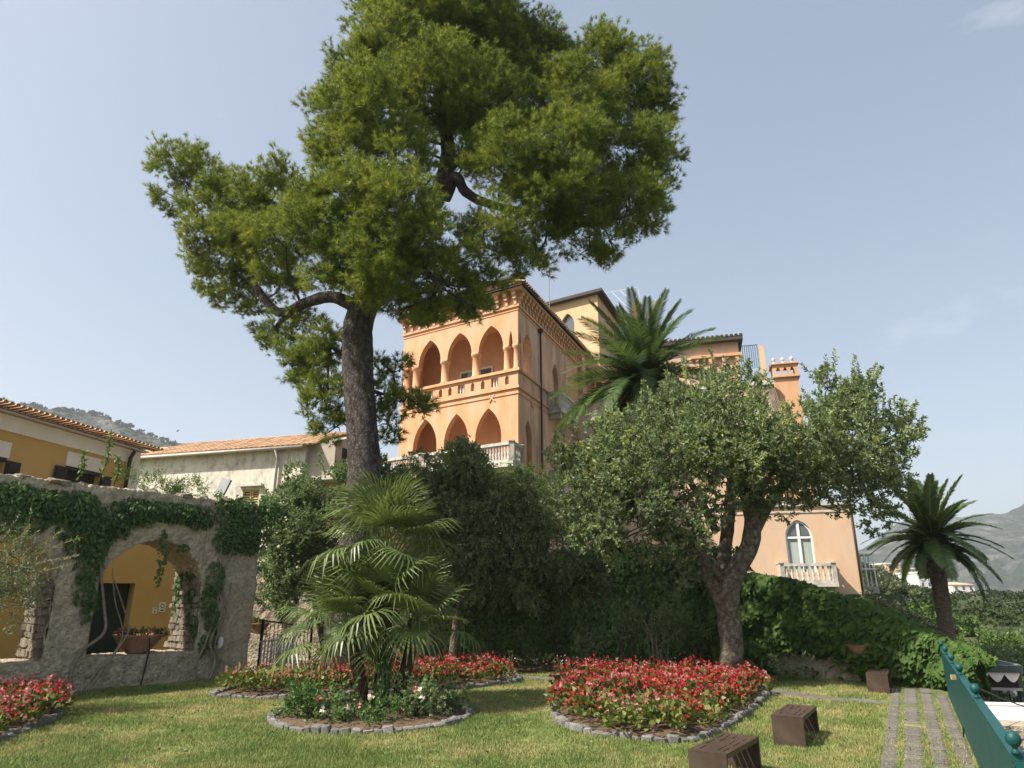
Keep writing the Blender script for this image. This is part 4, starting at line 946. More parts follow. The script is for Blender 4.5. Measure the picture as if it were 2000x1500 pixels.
hs = MB(); hs.tube(catmull([Am(2.95, -.02, 1.15), Am(2.95, -.11, .9), Am(2.98, -.10, .5), Am(3.05, -.14, .02)], 5), .022, 6); tag(hs.build("hose", M['hose']), "thin black hose hanging from the planter bowl down the wall", "hose")
fl = thing("floodlight", "small grey floodlight tilted on top of the arched wall", "floodlight", Am(1.35, .7, 5.15))
q = MB(); cA = np.array(Am(1.15, .5, 5.42)); q.box(-.22, .22, -.06, .06, -.26, .26, lambda x, y, z: tuple(cA + np.array([x * .8 + z * .35, y - x * .5, z * .9 - x * .25]))); q.build("housing", M['greymetal'], fl)
q = MB(); q.tube([Am(1.2, .55, 5.1), tuple(cA)], .03, 6); q.build("bracket", M['greymetal'], fl)
ds = MB(); pdish = np.array(Am(.98, -.2, .95)); ds.lathe([(.02, 0), (.12, .03), (.16, .06), (.15, .07), (.02, .03)], 14)
dso = link("cable_reel", ds.mesh("cable_reel", True), M['whiteplain']); dso.location = pdish; dso.rotation_euler = (R(85), 0, R(-40)); tag(dso, "small pale round fitting among the stems on the right pier", "fitting")

# gate, low wall and pier beyond the arched wall
gt = thing("iron_gate", "black iron gate standing ajar beside the arched wall's right pier", "gate", (-7.75, 22.3, 0))
ga, gb = np.array([-7.75, 22.3]), np.array([-6.55, 23.5]); gd = (gb - ga) / np.linalg.norm(gb - ga); gl = np.linalg.norm(gb - ga)
gp = lambda t, z: (ga[0] + gd[0] * t, ga[1] + gd[1] * t, z)
q = MB(); q.tube([gp(0, 0), gp(0, 1.52)], .055, 6); q.build("post", M['iron'], gt)
q = MB(); q.tube([gp(gl, 0), gp(gl, 1.3)], .045, 6); q.build("post", M['iron'], gt)
q = MB(); q.tube([gp(0, 1.48), gp(gl, 1.25)], .025, 5); q.build("rail", M['iron'], gt)
q = MB(); q.tube([gp(0, .15), gp(gl, .15)], .025, 5); q.build("rail", M['iron'], gt)
for k in range(1, 13):
    t = gl * k / 13; q = MB(); q.tube([gp(t, .12), gp(t, 1.47 - .23 * t / gl)], .012, 4); q.build("bar", M['iron'], gt)
gg = thing("grey_gate", "pale grey slatted gate leaf behind the red flower bed", "gate", (-7.0, 21.6, 0))
for k in range(12):
    q = MB(); x = -7.55 + .085 * k; q.box(x, x + .045, 21.75 + .03 * k, 21.77 + .03 * k, .05, .92 + .012 * k); q.build("bar", M['greymetal'], gg)
q = MB(); q.tube([(-7.6, 21.72, .9), (-6.5, 22.1, 1.02)], .022, 5); q.build("rail", M['greymetal'], gg)
lw = MB(); lw.box(-9.2, -7.5, 23.2, 23.6, 0, 1.05); lwo = lw.build("low_wall", M['rubble']); roughen(lwo, 3, .05); tag(lwo, "low dark wall in the gap between the pier and the gate", "wall")
pr = MB(); pr.box(-9.8, -6.1, 27.0, 27.8, 0, 3.9); pro = pr.build("rear_pier", M['rubble']); roughen(pro, 4, .16); tag(pro, "sunlit rubble pier with trailing ivy seen behind the gate", "wall")
bowl("planter_bowl", "dark planter bowl on the low wall beyond the arched wall", (-8.25, 23.4, 1.07), .32, .3, False)
iv2 = thing("trailing_ivy", "yellow-green ivy trailing down the pier behind the gate", "ivy", (-8.3, 27, 0))
V, F, v = ivy_patches([(0, 2.6, .45, .8, .2), (.2, 1.9, .3, .5, .15), (-.2, 3.3, .6, .5, .2)], lambda s, w, z: (-8.9 + s, 26.95 + w, z), 420, .13, LEAFIVY); npmesh("foliage", V, F, M['bright'], iv2, v, kind="stuff")
hd = thing("rear_hedge", "dark hedge closing the view behind the drive and fan palm", "hedge", (-4, 28.5, 0))
V, F, v = twig_cloud([(np.array([x, 28.6 + rnd.uniform(-.3, .3), z]), .75) for x in np.arange(-5.4, -.8, .7) for z in (1.0, 2.1, 3.1)], 26, 10, .25, .12, .06, var0=.35); npmesh("foliage", V, F, M['shrub'], hd, v, kind="stuff")
q = MB(); q.box(-6, -.6, 28.5, 28.9, 0, 3.2); q.build("stems", M['twig'], hd)

# ------------------------------------------------------------------ back wall under creeper, vine-covered wall on the right
bwall = MB(); A0, A1 = np.array([-1.9, 25.6]), np.array([7.0, 22.5]); dB = (A1 - A0) / np.linalg.norm(A1 - A0); nB = np.array([-dB[1], dB[0]]); lB = np.linalg.norm(A1 - A0)
def Bk(s, w, z): p = A0 + s * dB + w * nB; return (p[0], p[1], z)
bwall.box(0, lB, 0, .7, 0, 3.3, Bk); bo = bwall.build("back_wall", M['rubble']); roughen(bo, 4, .1); tag(bo, "garden wall hidden in dark creeper below the palazzo", "wall")
cr = thing("creeper", "dark green creeper covering the garden wall below the palazzo", "creeper", Bk(4, 0, 0))
V, F, v = ivy_patches([(s, z, .6, .6, .3) for s in np.arange(0, lB + .3, .5) for z in (.5, 1.2, 1.9, 2.6, 3.2)], Bk, 120, .17, LEAFIVY)
V2, F2, v2 = twig_cloud([(np.array(Bk(s, .3, 3.45 + rnd.uniform(-.1, .15))), .42) for s in np.arange(0, lB, .55)], 26, 8, .25, .13, .07, up=.4)
npmesh("foliage", V, F, M['ivy'], cr, v, kind="stuff"); npmesh("top_foliage", V2, F2, M['creeper'], cr, v2, kind="stuff")

VP = [np.array(p) for p in [(6.4, 22.3), (8.2, 20.9), (9.9, 19.5), (10.75, 18.4), (11.25, 17.5)]]
vs_ = np.concatenate([[0], np.cumsum([np.linalg.norm(b - a) for a, b in zip(VP[:-1], VP[1:])])])
VTOP = [2.75, 2.5, 1.75, 1.05, .55]
def vine_pt(s):
    x = np.interp(s, vs_, [p[0] for p in VP]); y = np.interp(s, vs_, [p[1] for p in VP]); h = np.interp(s, vs_, VTOP); return x, y, h
vw = MB(); ss = np.linspace(0, vs_[-1] - .25, 24)
for a, b in zip(ss[:-1], ss[1:]):
    for q in ((0, 1),):
        xa, ya, ha = vine_pt(a); xb, yb, hb = vine_pt(b); n = unit(np.array([ya - yb, xb - xa])[None])[0] * -1; n = n if n[1] > 0 else -n; n = n * .6
        vw.quad((xa, ya, -.1), (xb, yb, -.1), (xb, yb, hb - .1), (xa, ya, ha - .1)); vw.quad((xa, ya, ha - .1), (xb, yb, hb - .1), (xb + n[0], yb + n[1], hb - .1), (xa + n[0], ya + n[1], ha - .1))
        vw.quad((xa + n[0], ya + n[1], -3), (xb + n[0], yb + n[1], -3), (xb + n[0], yb + n[1], hb - .1), (xa + n[0], ya + n[1], ha - .1))
vwo = vw.build("vine_wall", M['rubble'], None, True); roughen(vwo, 3, .16); tag(vwo, "rough stone wall under the big-leaved creeper, bare near its foot", "wall")
bc = thing("big_leaf_creeper", "bright large-leaved creeper cloaking the sloping wall on the right", "creeper", (8.5, 20.5, 0))
n = 11500
s = rng.uniform(-.2, vs_[-1] + .1, n); u_ = rng.uniform(0, 1, n)
x, y, h = vine_pt(s)
e = 1e-2; x2, y2, _h = vine_pt(np.clip(s + e, 0, vs_[-1])); x1, y1, _h = vine_pt(np.clip(s - e, 0, vs_[-1]))
tn = unit(np.stack([x2 - x1, y2 - y1], 1)); nn = np.stack([tn[:, 1], -tn[:, 0]], 1); nn *= np.sign(-nn[:, 1])[:, None]
lump = np.array([mnoise.noise(Vector((a * 1.1, b * 2.0, 3))) for a, b in zip(s, u_ * h)])
zz = u_ ** .85 * (h + .18) + .05
over = rng.uniform(0, 1, n) < .25
thk = .16 + .30 * (1 - (2 * u_ - 1) ** 2) + .30 * lump + rng.uniform(-.14, .10, n)
thk = np.where(over, -rng.uniform(0, .8, n), thk); zz = np.where(over, h + .1 + .18 * lump + rng.uniform(-.05, .08, n), zz)
keep = ~((zz < .75) & (s > 1.6) & (s < 3.9) & (rng.uniform(0, 1, n) < .93)) & (zz > -.1)
pos = np.stack([x + nn[:, 0] * thk, y + nn[:, 1] * thk, zz], 1)[keep]; nn3 = np.concatenate([nn * .8, np.full((n, 1), .5)], 1)[keep]; over = over[keep]
nn3[over] = np.array([-.1, -.25, 1]); m = len(pos)
dd = np.stack([tn[keep][:, 0] * rng.normal(0, .55, m), tn[keep][:, 1] * rng.normal(0, .55, m), np.full(m, -.7)], 1) + np.concatenate([nn[keep] * .6, np.zeros((m, 1))], 1)
nr = unit(nn3 + rng.normal(0, .34, (m, 3)))
size = .185 * rng.uniform(.6, 1.25, m)
vv = np.clip(.42 + .16 * lump[keep] + rng.normal(0, .17, m), 0, .95)
order = np.argsort(-(size / np.linalg.norm(pos, axis=1)) - np.where(thk[keep] > .3, .02, 0))
big, rest = order[:300], order[300:]
V, F = star_leaves(pos[rest], dd[rest], nr[rest], size[rest], LEAFSTAR); npmesh("foliage", V, F, M['creeper'], bc, np.repeat(vv[rest], len(LEAFSTAR)), kind="stuff")
lm = []
for k in range(4):
    V, F = star_leaves(np.zeros((1, 3)), np.array([[0, 1., 0]]), np.array([[0, 0, 1.]]), 1.0, LEAFSTAR, cup=.08 + .04 * k)
    o = npmesh("leaf", V, F, M['creeper'], None, np.full(len(F), .3 + .12 * k)); lm.append(o.data); bpy.data.objects.remove(o)
for i in big:
    d_ = unit(dd[i][None])[0]; n_ = unit((nr[i] - d_ * np.dot(d_, nr[i]))[None])[0]; s_ = np.cross(d_, n_)
    o = inst("leaf", lm[int(vv[i] * 3.99)], bc, pos[i]); o.rotation_euler = Matrix((s_, d_, n_)).transposed().to_euler(); o.scale = (size[i],) * 3

# ------------------------------------------------------------------ flower beds
BEDS = {
 'right': [(0.88, 15.2), (0.86, 13.7), (1.25, 12.6), (2.05, 12.0), (2.75, 11.9), (3.5, 12.7), (4.42, 14.25), (5.5, 16.3), (6.15, 17.8), (6.2, 19.0), (5.0, 19.6), (3.0, 19.6), (1.6, 18.8), (1.05, 17.0)],
 'palm': [(-2.7 + 1.87 * math.cos(a), 14.4 + 1.87 * math.sin(a)) for a in np.arange(0, 6.28, .5236)],
 'back': [(-7.0, 17.3), (-6.2, 16.75), (-5.05, 16.55), (-3.4, 17.2), (-1.5, 18.2), (-.2, 19.3), (.2, 20.2), (-.4, 21.4), (-2.2, 21.8), (-4.6, 21.2), (-6.4, 19.6)],
 'left': [(-8.2, 11.0), (-8.25, 12.4), (-8.5, 13.7), (-9.0, 14.7), (-10.2, 15.4), (-11.8, 14.0), (-11.6, 12.0), (-9.8, 10.4)]}
BLAB = {'right': "large flower bed of red begonias round the forked tree, edged with grey stones", 'palm': "round stone-edged bed under the fan palm on the lawn", 'back': "long red begonia bed behind the fan palm at the pine's foot", 'left': "flower bed at the left edge of the lawn with stone edging"}
BSM = {k: catmull(v, 6, True) for k, v in BEDS.items()}
kerb_me = [blockmesh("edging_stone", j=.10, seed=20 + i, mat=M['kerbstone']) for i in range(8)]
bed_o = {}
for k, poly in BSM.items():
    c = np.mean(poly, axis=0); t = thing("flower_bed", BLAB[k], "flower bed", (c[0], c[1], 0), group="flower beds on the lawn"); bed_o[k] = t
    P_ = np.array(poly); m = len(P_)
    rings = [P_, c + (P_ - c) * .85, c + (P_ - c) * .5, np.repeat(c[None], m, 0)]
    V = np.concatenate([np.concatenate([r_, np.full((m, 1), z)], 1) for r_, z in zip(rings, (.015, .07, .10, .11))])
    F = np.array([(q * m + i, q * m + (i + 1) % m, (q + 1) * m + (i + 1) % m, (q + 1) * m + i) for q in range(3) for i in range(m)])
    npmesh("soil", V, F, M['soil'], t, smooth=True)
    d = 0.0; seg = np.concatenate([P_, P_[:1]]); cum = np.concatenate([[0], np.cumsum(np.linalg.norm(np.diff(seg, axis=0), axis=1))])
    while d < cum[-1] - .1:
        L = rnd.uniform(.14, .24); q = d + L / 2
        x, y = np.interp(q, cum, seg[:, 0]), np.interp(q, cum, seg[:, 1]); x2, y2 = np.interp(min(q + .05, cum[-1]), cum, seg[:, 0]), np.interp(min(q + .05, cum[-1]), cum, seg[:, 1])
        hh = rnd.uniform(.09, .16)
        inst("edging_stone", rnd.choice(kerb_me), t, (x, y, hh / 2 - .03), rot=(rnd.uniform(-.15, .15), rnd.uniform(-.12, .12), math.atan2(y2 - y, x2 - x) + rnd.uniform(-.15, .15)), scale=(L * .97, rnd.uniform(.12, .17), hh))
        d += L
# begonia plants: three kinds, then copies
def begonia(kind):
    h = .34
    n = 90; a = rng.uniform(0, 2 * math.pi, n); q = np.sqrt(rng.uniform(0, 1, n)) * .24; z = h * (.35 + .6 * rng.uniform(0, 1, n)) * (1 - (q / .34) ** 2)
    pos = np.stack([q * np.cos(a), q * np.sin(a), z], 1); d = unit(np.stack([np.cos(a), np.sin(a), rng.uniform(-.1, .8, n)], 1) + rng.normal(0, .4, (n, 3)))
    V, F = leaf_quads(pos, d, .085 * rng.uniform(.7, 1.3, n), .06)
    fo = npmesh("foliage", V, F, M['begleaf'], None, np.clip(rng.normal({'red': .36, 'pink': .45, 'green': .72}[kind], .2, n), 0, .9))
    nb = {'red': 20, 'pink': 18, 'green': 4}[kind]
    a = rng.uniform(0, 2 * math.pi, nb); q = np.sqrt(rng.uniform(0, 1, nb)) * .26; z = h * (1.12 - .9 * (q / .34) ** 2) * rng.uniform(.85, 1.12, nb)
    ctr = np.stack([q * np.cos(a), q * np.sin(a), z], 1); up = unit(np.stack([np.cos(a) * q * 3, np.sin(a) * q * 3, np.full(nb, .7)], 1) + rng.normal(0, .3, (nb, 3)))
    pp, dd_ = [], []
    for k in range(4):
        e1 = unit(np.cross(up, np.array([.3, .7, .2]))); e2 = np.cross(up, e1); an = k * math.pi / 2 + .3
        pp.append(ctr); dd_.append(e1 * math.cos(an) + e2 * math.sin(an) + up * .35)
    V, F = leaf_quads(np.concatenate(pp), np.concatenate(dd_), .037, .036)
    vb = np.tile(np.clip(rng.normal(.42, .2, nb), 0, .95), 4) + rng.normal(0, .06, nb * 4)
    bl = npmesh("blossoms", V, F, M['red' if kind == 'red' else 'pink'], None, np.clip(vb, 0, .95))
    r = (fo.data, bl.data); bpy.data.objects.remove(fo); bpy.data.objects.remove(bl); return r
KINDS = {k: [begonia(k) for _ in range(2)] for k in ('red', 'pink', 'green')}
BEGLAB = {('right', 'red'): "red begonia plant in the large bed round the forked tree", ('right', 'pink'): "coral pink begonia plant in the large bed round the forked tree", ('right', 'green'): "sparsely flowering yellow-green begonia at the front of the large right bed",
          ('back', 'red'): "red begonia plant in the long bed behind the fan palm", ('back', 'pink'): "coral pink begonia plant in the long bed behind the fan palm", ('back', 'green'): "sparsely flowering begonia in the long bed behind the fan palm",
          ('left', 'red'): "red begonia plant in the bed at the left frame edge", ('left', 'pink'): "pink begonia plant in the bed at the left frame edge", ('left', 'green'): "sparsely flowering begonia in the bed at the left frame edge"}
def plant_bed(key, spacing, choose, skip):
    poly = BSM[key]; P_ = np.array(poly); c = P_.mean(0); shr = c + (P_ - c) * .965
    xs = np.arange(P_[:, 0].min(), P_[:, 0].max(), spacing); ys = np.arange(P_[:, 1].min(), P_[:, 1].max(), spacing * .88)
    for j, y in enumerate(ys):
        for x in xs + (spacing / 2 if j % 2 else 0):
            x_, y_ = x + rnd.uniform(-.09, .09), y + rnd.uniform(-.09, .09)
            if not inside(shr, np.array([x_]), np.array([y_]))[0] or skip(x_, y_): continue
            k = choose(x_, y_); fo, bl = rnd.choice(KINDS[k]); s_ = rnd.uniform(1.1, 1.5)
            r_ = thing("begonia_plant", BEGLAB[(key, k)], "begonia", (x_, y_, .06), "%s begonias, %s" % (k, key + " bed"), rnd.uniform(0, 6.28)); r_.scale = (s_, s_, s_ * rnd.uniform(.85, 1.25))
            for nm, me in (("foliage", fo), ("blossoms", bl)):
                o = bpy.data.objects.new(nm, me); COL.objects.link(o); o.parent = r_; o["kind"] = "stuff"
def ch_right(x, y):
    front = (y - 11.9) - .35 * abs(x - 2.6)
    if y < 13.3 and rnd.random() < .62: return 'green'
    if y < 14.6 and rnd.random() < .2: return 'green'
    return 'pink' if rnd.random() < (.48 if y > 15.5 else .25) else 'red'
plant_bed('right', .455, ch_right, lambda x, y: math.hypot(x - 5.64, y - 18.92) < .55 or (math.hypot(x-2.9,y-17.6) < 0))
plant_bed('back', .49, lambda x, y: ('green' if rnd.random() < .5 else 'pink') if x < -4.2 else ('pink' if rnd.random() < .35 else 'red'), lambda x, y: math.hypot(x + 4.54, y - 19.45) < .8 or (x < -5.5 and y > 19.8))
plant_bed('left', .44, lambda x, y: 'pink' if rnd.random() < .55 else ('red' if rnd.random() < .6 else 'green'), lambda x, y: x < -.75 * y)
# low shrubs round the fan palm
for i, (x, y, r_, hgt, lab) in enumerate([(-3.8, 13.75, .7, .46, "low green rose bush at the left front of the palm bed"), (-3.15, 13.3, .66, .42, "low rose bush in the middle front of the palm bed"), (-2.45, 13.35, .66, .45, "low rose bush with pale blossoms under the fan palm"), (-1.75, 13.75, .7, .58, "taller dark rose bush at the right front of the palm bed"), (-1.3, 14.5, .55, .62, "dark leafy bush at the right edge of the palm bed"), (-4.15, 14.6, .55, .45, "leafy bush at the left edge of the palm bed")]):
    t = thing("rose_bush", lab, "rose bush", (x, y, .05))
    bl_ = [(np.array([x + rnd.uniform(-.3, .3) * r_ * 1.4, y + rnd.uniform(-.3, .3) * r_ * 1.4, hgt * rnd.uniform(.3, .6)]), r_ * rnd.uniform(.38, .52)) for _ in range(5)]
    V, F, v = twig_cloud(bl_, 70, 9, .18, .07, .042, up=.5, var0=.55, shoots=10); npmesh("foliage", V, F, M['shrub' if i in (3, 4) else 'bright' if False else 'ivy'], t, v, kind="stuff")
    q = MB()
    for k in range(5): q.tube([(x, y, .03), (x + rnd.uniform(-.3, .3), y + rnd.uniform(-.3, .3), hgt * .8)], [.015, .006], 4)
    q.build("stem", M['twig'], t)
    if i in (2, 3, 1):
        for k in range(3):
            p = np.array([[x + rnd.uniform(-.4, .4), y - r_ * .5, hgt * rnd.uniform(.75, 1.15)]]); V, F = leaf_quads(np.repeat(p, 7, 0), rng.normal(size=(7, 3)), .07, .06); npmesh("blossom", V, F, M['white_petal' if k < 2 else 'pink'], t, rng.uniform(.2, .8, 7))

# ------------------------------------------------------------------ grass
def grass():
    n = 900000
    X = rng.uniform(-15, 12, n); Yy = 9.4 + (23 - 9.4) * rng.uniform(0, 1, n) ** 1.7
    X = X * (Yy / 23) * 1.28
    kp = inside(LAWN, X, Yy) & (np.abs(X) < .80 * Yy)
    for poly in BSM.values(): kp &= ~inside(np.array(poly), X, Yy)
    dA = (X - BW[0]) * nA[0] + (Yy - BW[1]) * nA[1]; kp &= dA < -.02
    X, Yy = X[kp], Yy[kp]
    # paths: thin grass there
    pathd = paved(X, Yy); kp = ~pathd | (rng.uniform(0, 1, len(X)) < 0.0); X, Yy = X[kp], Yy[kp]
    kp = ~((Yy > 21.8) & (X > -1.5)); X, Yy = X[kp], Yy[kp]
    pn = np.array([mnoise.noise(Vector((a * .9, b * .9, 5))) for a, b in zip(X, Yy)])
    kp = rng.uniform(0, 1, len(X)) < .62 + .6 * pn; X, Yy, pn = X[kp][:360000], Yy[kp][:360000], pn[kp][:360000]
    n = len(X); h = .045 * rng.uniform(.5, 1.5, n) * (1 + .6 * pn); a = rng.uniform(0, 2 * math.pi, n); w = .0065 * rng.uniform(.7, 1.4, n)
    lean = rng.normal(0, .022, (n, 2))
    V = np.empty((n, 3, 3)); V[:, 0] = np.stack([X - w * np.cos(a), Yy - w * np.sin(a), np.zeros(n)], 1); V[:, 1] = np.stack([X + w * np.cos(a), Yy + w * np.sin(a), np.zeros(n)], 1); V[:, 2] = np.stack([X + lean[:, 0], Yy + lean[:, 1], h], 1)
    o = npmesh("grass", V.reshape(-1, 3), np.arange(3 * n).reshape(n, 3), M['grassblade'], None, rng.uniform(0, 1, n)); tag(o, "short green and sun-bleached grass of the lawn", "grass", kind="stuff")
# paving: strips of slabs along the railing, and a crossing strip
rd = np.array([.555, 1.0]) / math.hypot(.555, 1); rn = np.array([-rd[1], rd[0]])       # along and away from the railing
R0 = np.array([railx(9.0), 9.0])
STRIPS = [(.0, .20), (.29, .51), (.59, .85), (.93, 1.13)]
cross = catmull([(-3.2, 22.15), (0.4, 20.75), (2.6, 20.35), (5.2, 19.45), (6.35, 17.9), (7.0, 16.75), (8.0, 16.1)], 10)
cross = np.array(cross)
def paved(X, Yy):
    s = (X - R0[0]) * rd[0] + (Yy - R0[1]) * rd[1]; t = (X - R0[0]) * rn[0] + (Yy - R0[1]) * rn[1]
    m = np.zeros(len(X), bool)
    for i, (a, b) in enumerate(STRIPS):
        fade = rng.uniform(0, 1, len(X)) < .93
        m |= (t > a) & (t < b) & (s > -4) & (s < 10.3) & fade
    m |= (t > -.2) & (t < 1.2) & (s > 4.2) & (rng.uniform(0, 1, len(X)) < .75)
    d = np.full(len(X), 9.0)
    for a, b in zip(cross[:-1:2], cross[2::2]):
        ab = b - a; q = np.clip(((X - a[0]) * ab[0] + (Yy - a[1]) * ab[1]) / (ab @ ab), 0, 1); d = np.minimum(d, np.hypot(X - a[0] - ab[0] * q, Yy - a[1] - ab[1] * q))
    return m | (d < .30)
walk = thing("stone_path", None, None, (7, 14, 0)); walk["kind"] = "structure"
slab_me = [blockmesh("paving_slab", j=.012, seed=60 + i, mat=M['paver']) for i in range(6)]
for me in slab_me:
    for v_ in me.vertices: v_.co.z *= 1.0
ar = math.atan2(rd[1], rd[0])
for a, b in STRIPS:
    s = -3.5
    while s < 10.2:
        L = rnd.uniform(.26, .42); p = R0 + rd * (s + L / 2) + rn * (a + b) / 2
        if rnd.random() > .04: inst("paving_slab", rnd.choice(slab_me), walk, (p[0], p[1], -.008 + rnd.uniform(-.006, .004)), rot=(rnd.uniform(-.02, .02), rnd.uniform(-.02, .02), ar + rnd.uniform(-.04, .04)), scale=(L * .95, (b - a) * rnd.uniform(.92, 1.06), .055))
        s += L
cum = np.concatenate([[0], np.cumsum(np.linalg.norm(np.diff(cross, axis=0), axis=1))])
for off in (-.15, .15):
    d = 0.0
    while d < cum[-1] - .4:
        L = rnd.uniform(.4, .7); q = d + L / 2; x, y = np.interp(q, cum, cross[:, 0]), np.interp(q, cum, cross[:, 1]); x2, y2 = np.interp(q + .1, cum, cross[:, 0]), np.interp(q + .1, cum, cross[:, 1])
        a = math.atan2(y2 - y, x2 - x); inst("paving_slab", rnd.choice(slab_me), walk, (x - math.sin(a) * off, y + math.cos(a) * off, -.006), rot=(0, 0, a + rnd.uniform(-.03, .03)), scale=(L * .98, .28, .055)); d += L
bare = MB(); bp_ = [R0 + rd * s + rn * t for s, t in ((-4, -.1), (10.4, -.1), (10.4, 1.3), (4.5, 1.3), (-4, 1.25))]; bare.add([(p[0], p[1], .004) for p in bp_], [tuple(range(5))]); bare.build("joint_earth", M['soil'] if False else M['lawn'], walk)
grass()
n = 900; X = rng.uniform(-11, 8, n); Yy = rng.uniform(9.8, 21, n); kp = inside(LAWN, X, Yy)
for poly in BSM.values(): kp &= ~inside(np.array(poly), X, Yy)
X, Yy = X[kp], Yy[kp]; n = len(X)
V, F = leaf_quads(np.stack([X, Yy, np.full(n, .04)], 1), np.stack([rng.normal(size=n), rng.normal(size=n), rng.normal(0, .15, n)], 1), rng.uniform(.03, .09, n), rng.uniform(.012, .04, n))
tag(npmesh("fallen_leaves", V, F, M['begleaf'], None, np.clip(rng.choice([.02, .1, .95], n), 0, 1)), "dry fallen leaves and needles scattered over the lawn", "leaves", kind="stuff")

# ------------------------------------------------------------------ the big pine
PINE = [ # px, py, radius px, distance
 (860,60,125,21.5),(760,110,105,20.5),(965,70,105,22),(665,215,80,19.5),(700,140,80,20.5),(1035,130,100,22.5),(860,180,115,20),(735,225,105,18.2),(955,215,110,20.5),(800,20,110,22),(910,-30,120,22),
 (1185,125,85,23),(1235,180,85,22.5),(1130,210,95,21),(1285,215,55,23),(1225,300,90,21.5),(1110,290,105,19.5),(1290,300,45,23),(1275,375,58,21.5),(1230,410,80,20.5),(1140,400,85,20),(1195,480,52,20.5),(1150,500,40,20.5),(1065,370,95,19),(1000,320,95,19),(985,455,85,19),(1035,515,50,19.5),(1075,470,60,21),
 (680,300,85,18),(775,305,85,18),(935,300,70,20.5),(665,395,95,17.3),(770,420,115,16.8),(630,440,90,17.6),(845,480,90,17.2),(755,540,100,17.2),(885,565,70,17.8),(660,515,90,18),(845,610,48,17.8),(930,605,45,18.2),(800,600,58,17.6),(955,560,50,18.5),
 (345,325,55,19.5),(400,345,55,20),(335,392,42,19.5),(430,405,75,19.5),(520,385,68,18.8),(560,345,48,19),(395,475,62,19.5),(480,475,85,19),(560,465,78,18.2),(385,540,42,20),(450,560,58,20),(545,540,62,19.5),(500,600,40,20),(590,610,35,20.5),
 (525,660,40,21),(585,685,48,21),(635,700,45,21.5),(625,770,45,21),(600,735,38,21.5),(650,810,38,21.5),(700,780,35,22),
 (765,720,42,21.5),(790,790,45,21),(820,795,30,20.5),(755,840,38,21.5),(740,780,40,22),(560,650,42,20.5),(600,705,48,20.5),(645,655,40,21),(610,800,44,20.8),(575,725,38,20.5),(660,765,42,21),(640,845,34,21)]
pb = px_blobs([(a_, b_, c_, 19.9 + (d_ - 19.9) * .65 + 2.8 * min(1, max(0, (620 - a_) / 120))) for a_, b_, c_, d_ in PINE], 20)
pine = thing("pine_tree", "tall umbrella-like pine with thick grey trunk rising from the begonia bed", "pine tree", (-4.54, 19.45, 0))
tp = [(-4.55, 19.45, -.1), (-4.52, 19.46, .5), tuple(at(680, 1150, 19.6)), tuple(at(705, 1000, 19.7)), tuple(at(711, 900, 19.8)), tuple(at(704, 800, 19.9)), tuple(at(698, 700, 20)), tuple(at(704, 620, 20.1)), tuple(at(740, 540, 20.3)), tuple(at(800, 460, 20.5)), tuple(at(855, 380, 20.8)), tuple(at(875, 300, 21)), tuple(at(862, 200, 21.2)), tuple(at(850, 80, 21.4)), tuple(at(850, 0, 21.5))]
tr_ = [.72, .58, .51, .49, .475, .465, .48, .46, .42, .36, .32, .27, .21, .14, .08]
path = catmull(tp, 6); q = MB(); q.tube(path, lerp_list(tr_, len(path)), 22, noise=.10, nscale=2.5)
q.build("trunk", M['bark'], pine, True)
sk = [p for p in path[36:]]
lb = MB()
def limb(pts, r):
    pp = catmull([at(*p) for p in pts], 5); lb.tube(pp, lerp_list(r, len(pp)), 9, noise=.18, nscale=3); sk.extend(pp)
limb([(695, 600, 20), (650, 580, 20), (600, 590, 20.4), (545, 610, 21.4), (500, 560, 22.2), (450, 470, 22.5), (400, 390, 22.6)], [.22, .20, .17, .15, .10, .05])
limb([(600, 590, 20.4), (540, 640, 21.8), (560, 690, 21.9), (610, 740, 21.4)], [.12, .08, .05, .03])
limb([(680, 640, 20.1), (668, 690, 20.6), (645, 680, 21), (640, 760, 21.2)], [.11, .09, .06, .03])
limb([(720, 760, 20.2), (750, 770, 20.8), (790, 770, 21)], [.07, .05, .03])
limb([(870, 390, 20.8), (890, 345, 20.6), (910, 375, 20.5), (960, 400, 20.2), (1050, 420, 20), (1150, 440, 20.3), (1230, 420, 20.6)], [.20, .20, .18, .15, .12, .08, .05])
limb([(875, 330, 21), (950, 270, 21.2), (1080, 230, 21.6), (1200, 180, 22.2)], [.20, .15, .10, .05])
limb([(740, 540, 20.3), (720, 450, 18.6), (730, 350, 18)], [.2, .13, .06])
limb([(770, 500, 20.3), (820, 520, 18.5), (860, 560, 17.8)], [.16, .1, .05])
branches(lb, sk, pb, r0=.05, r1=.022, sag=.08)
lb.build("limb", M['bark'], pine, True)
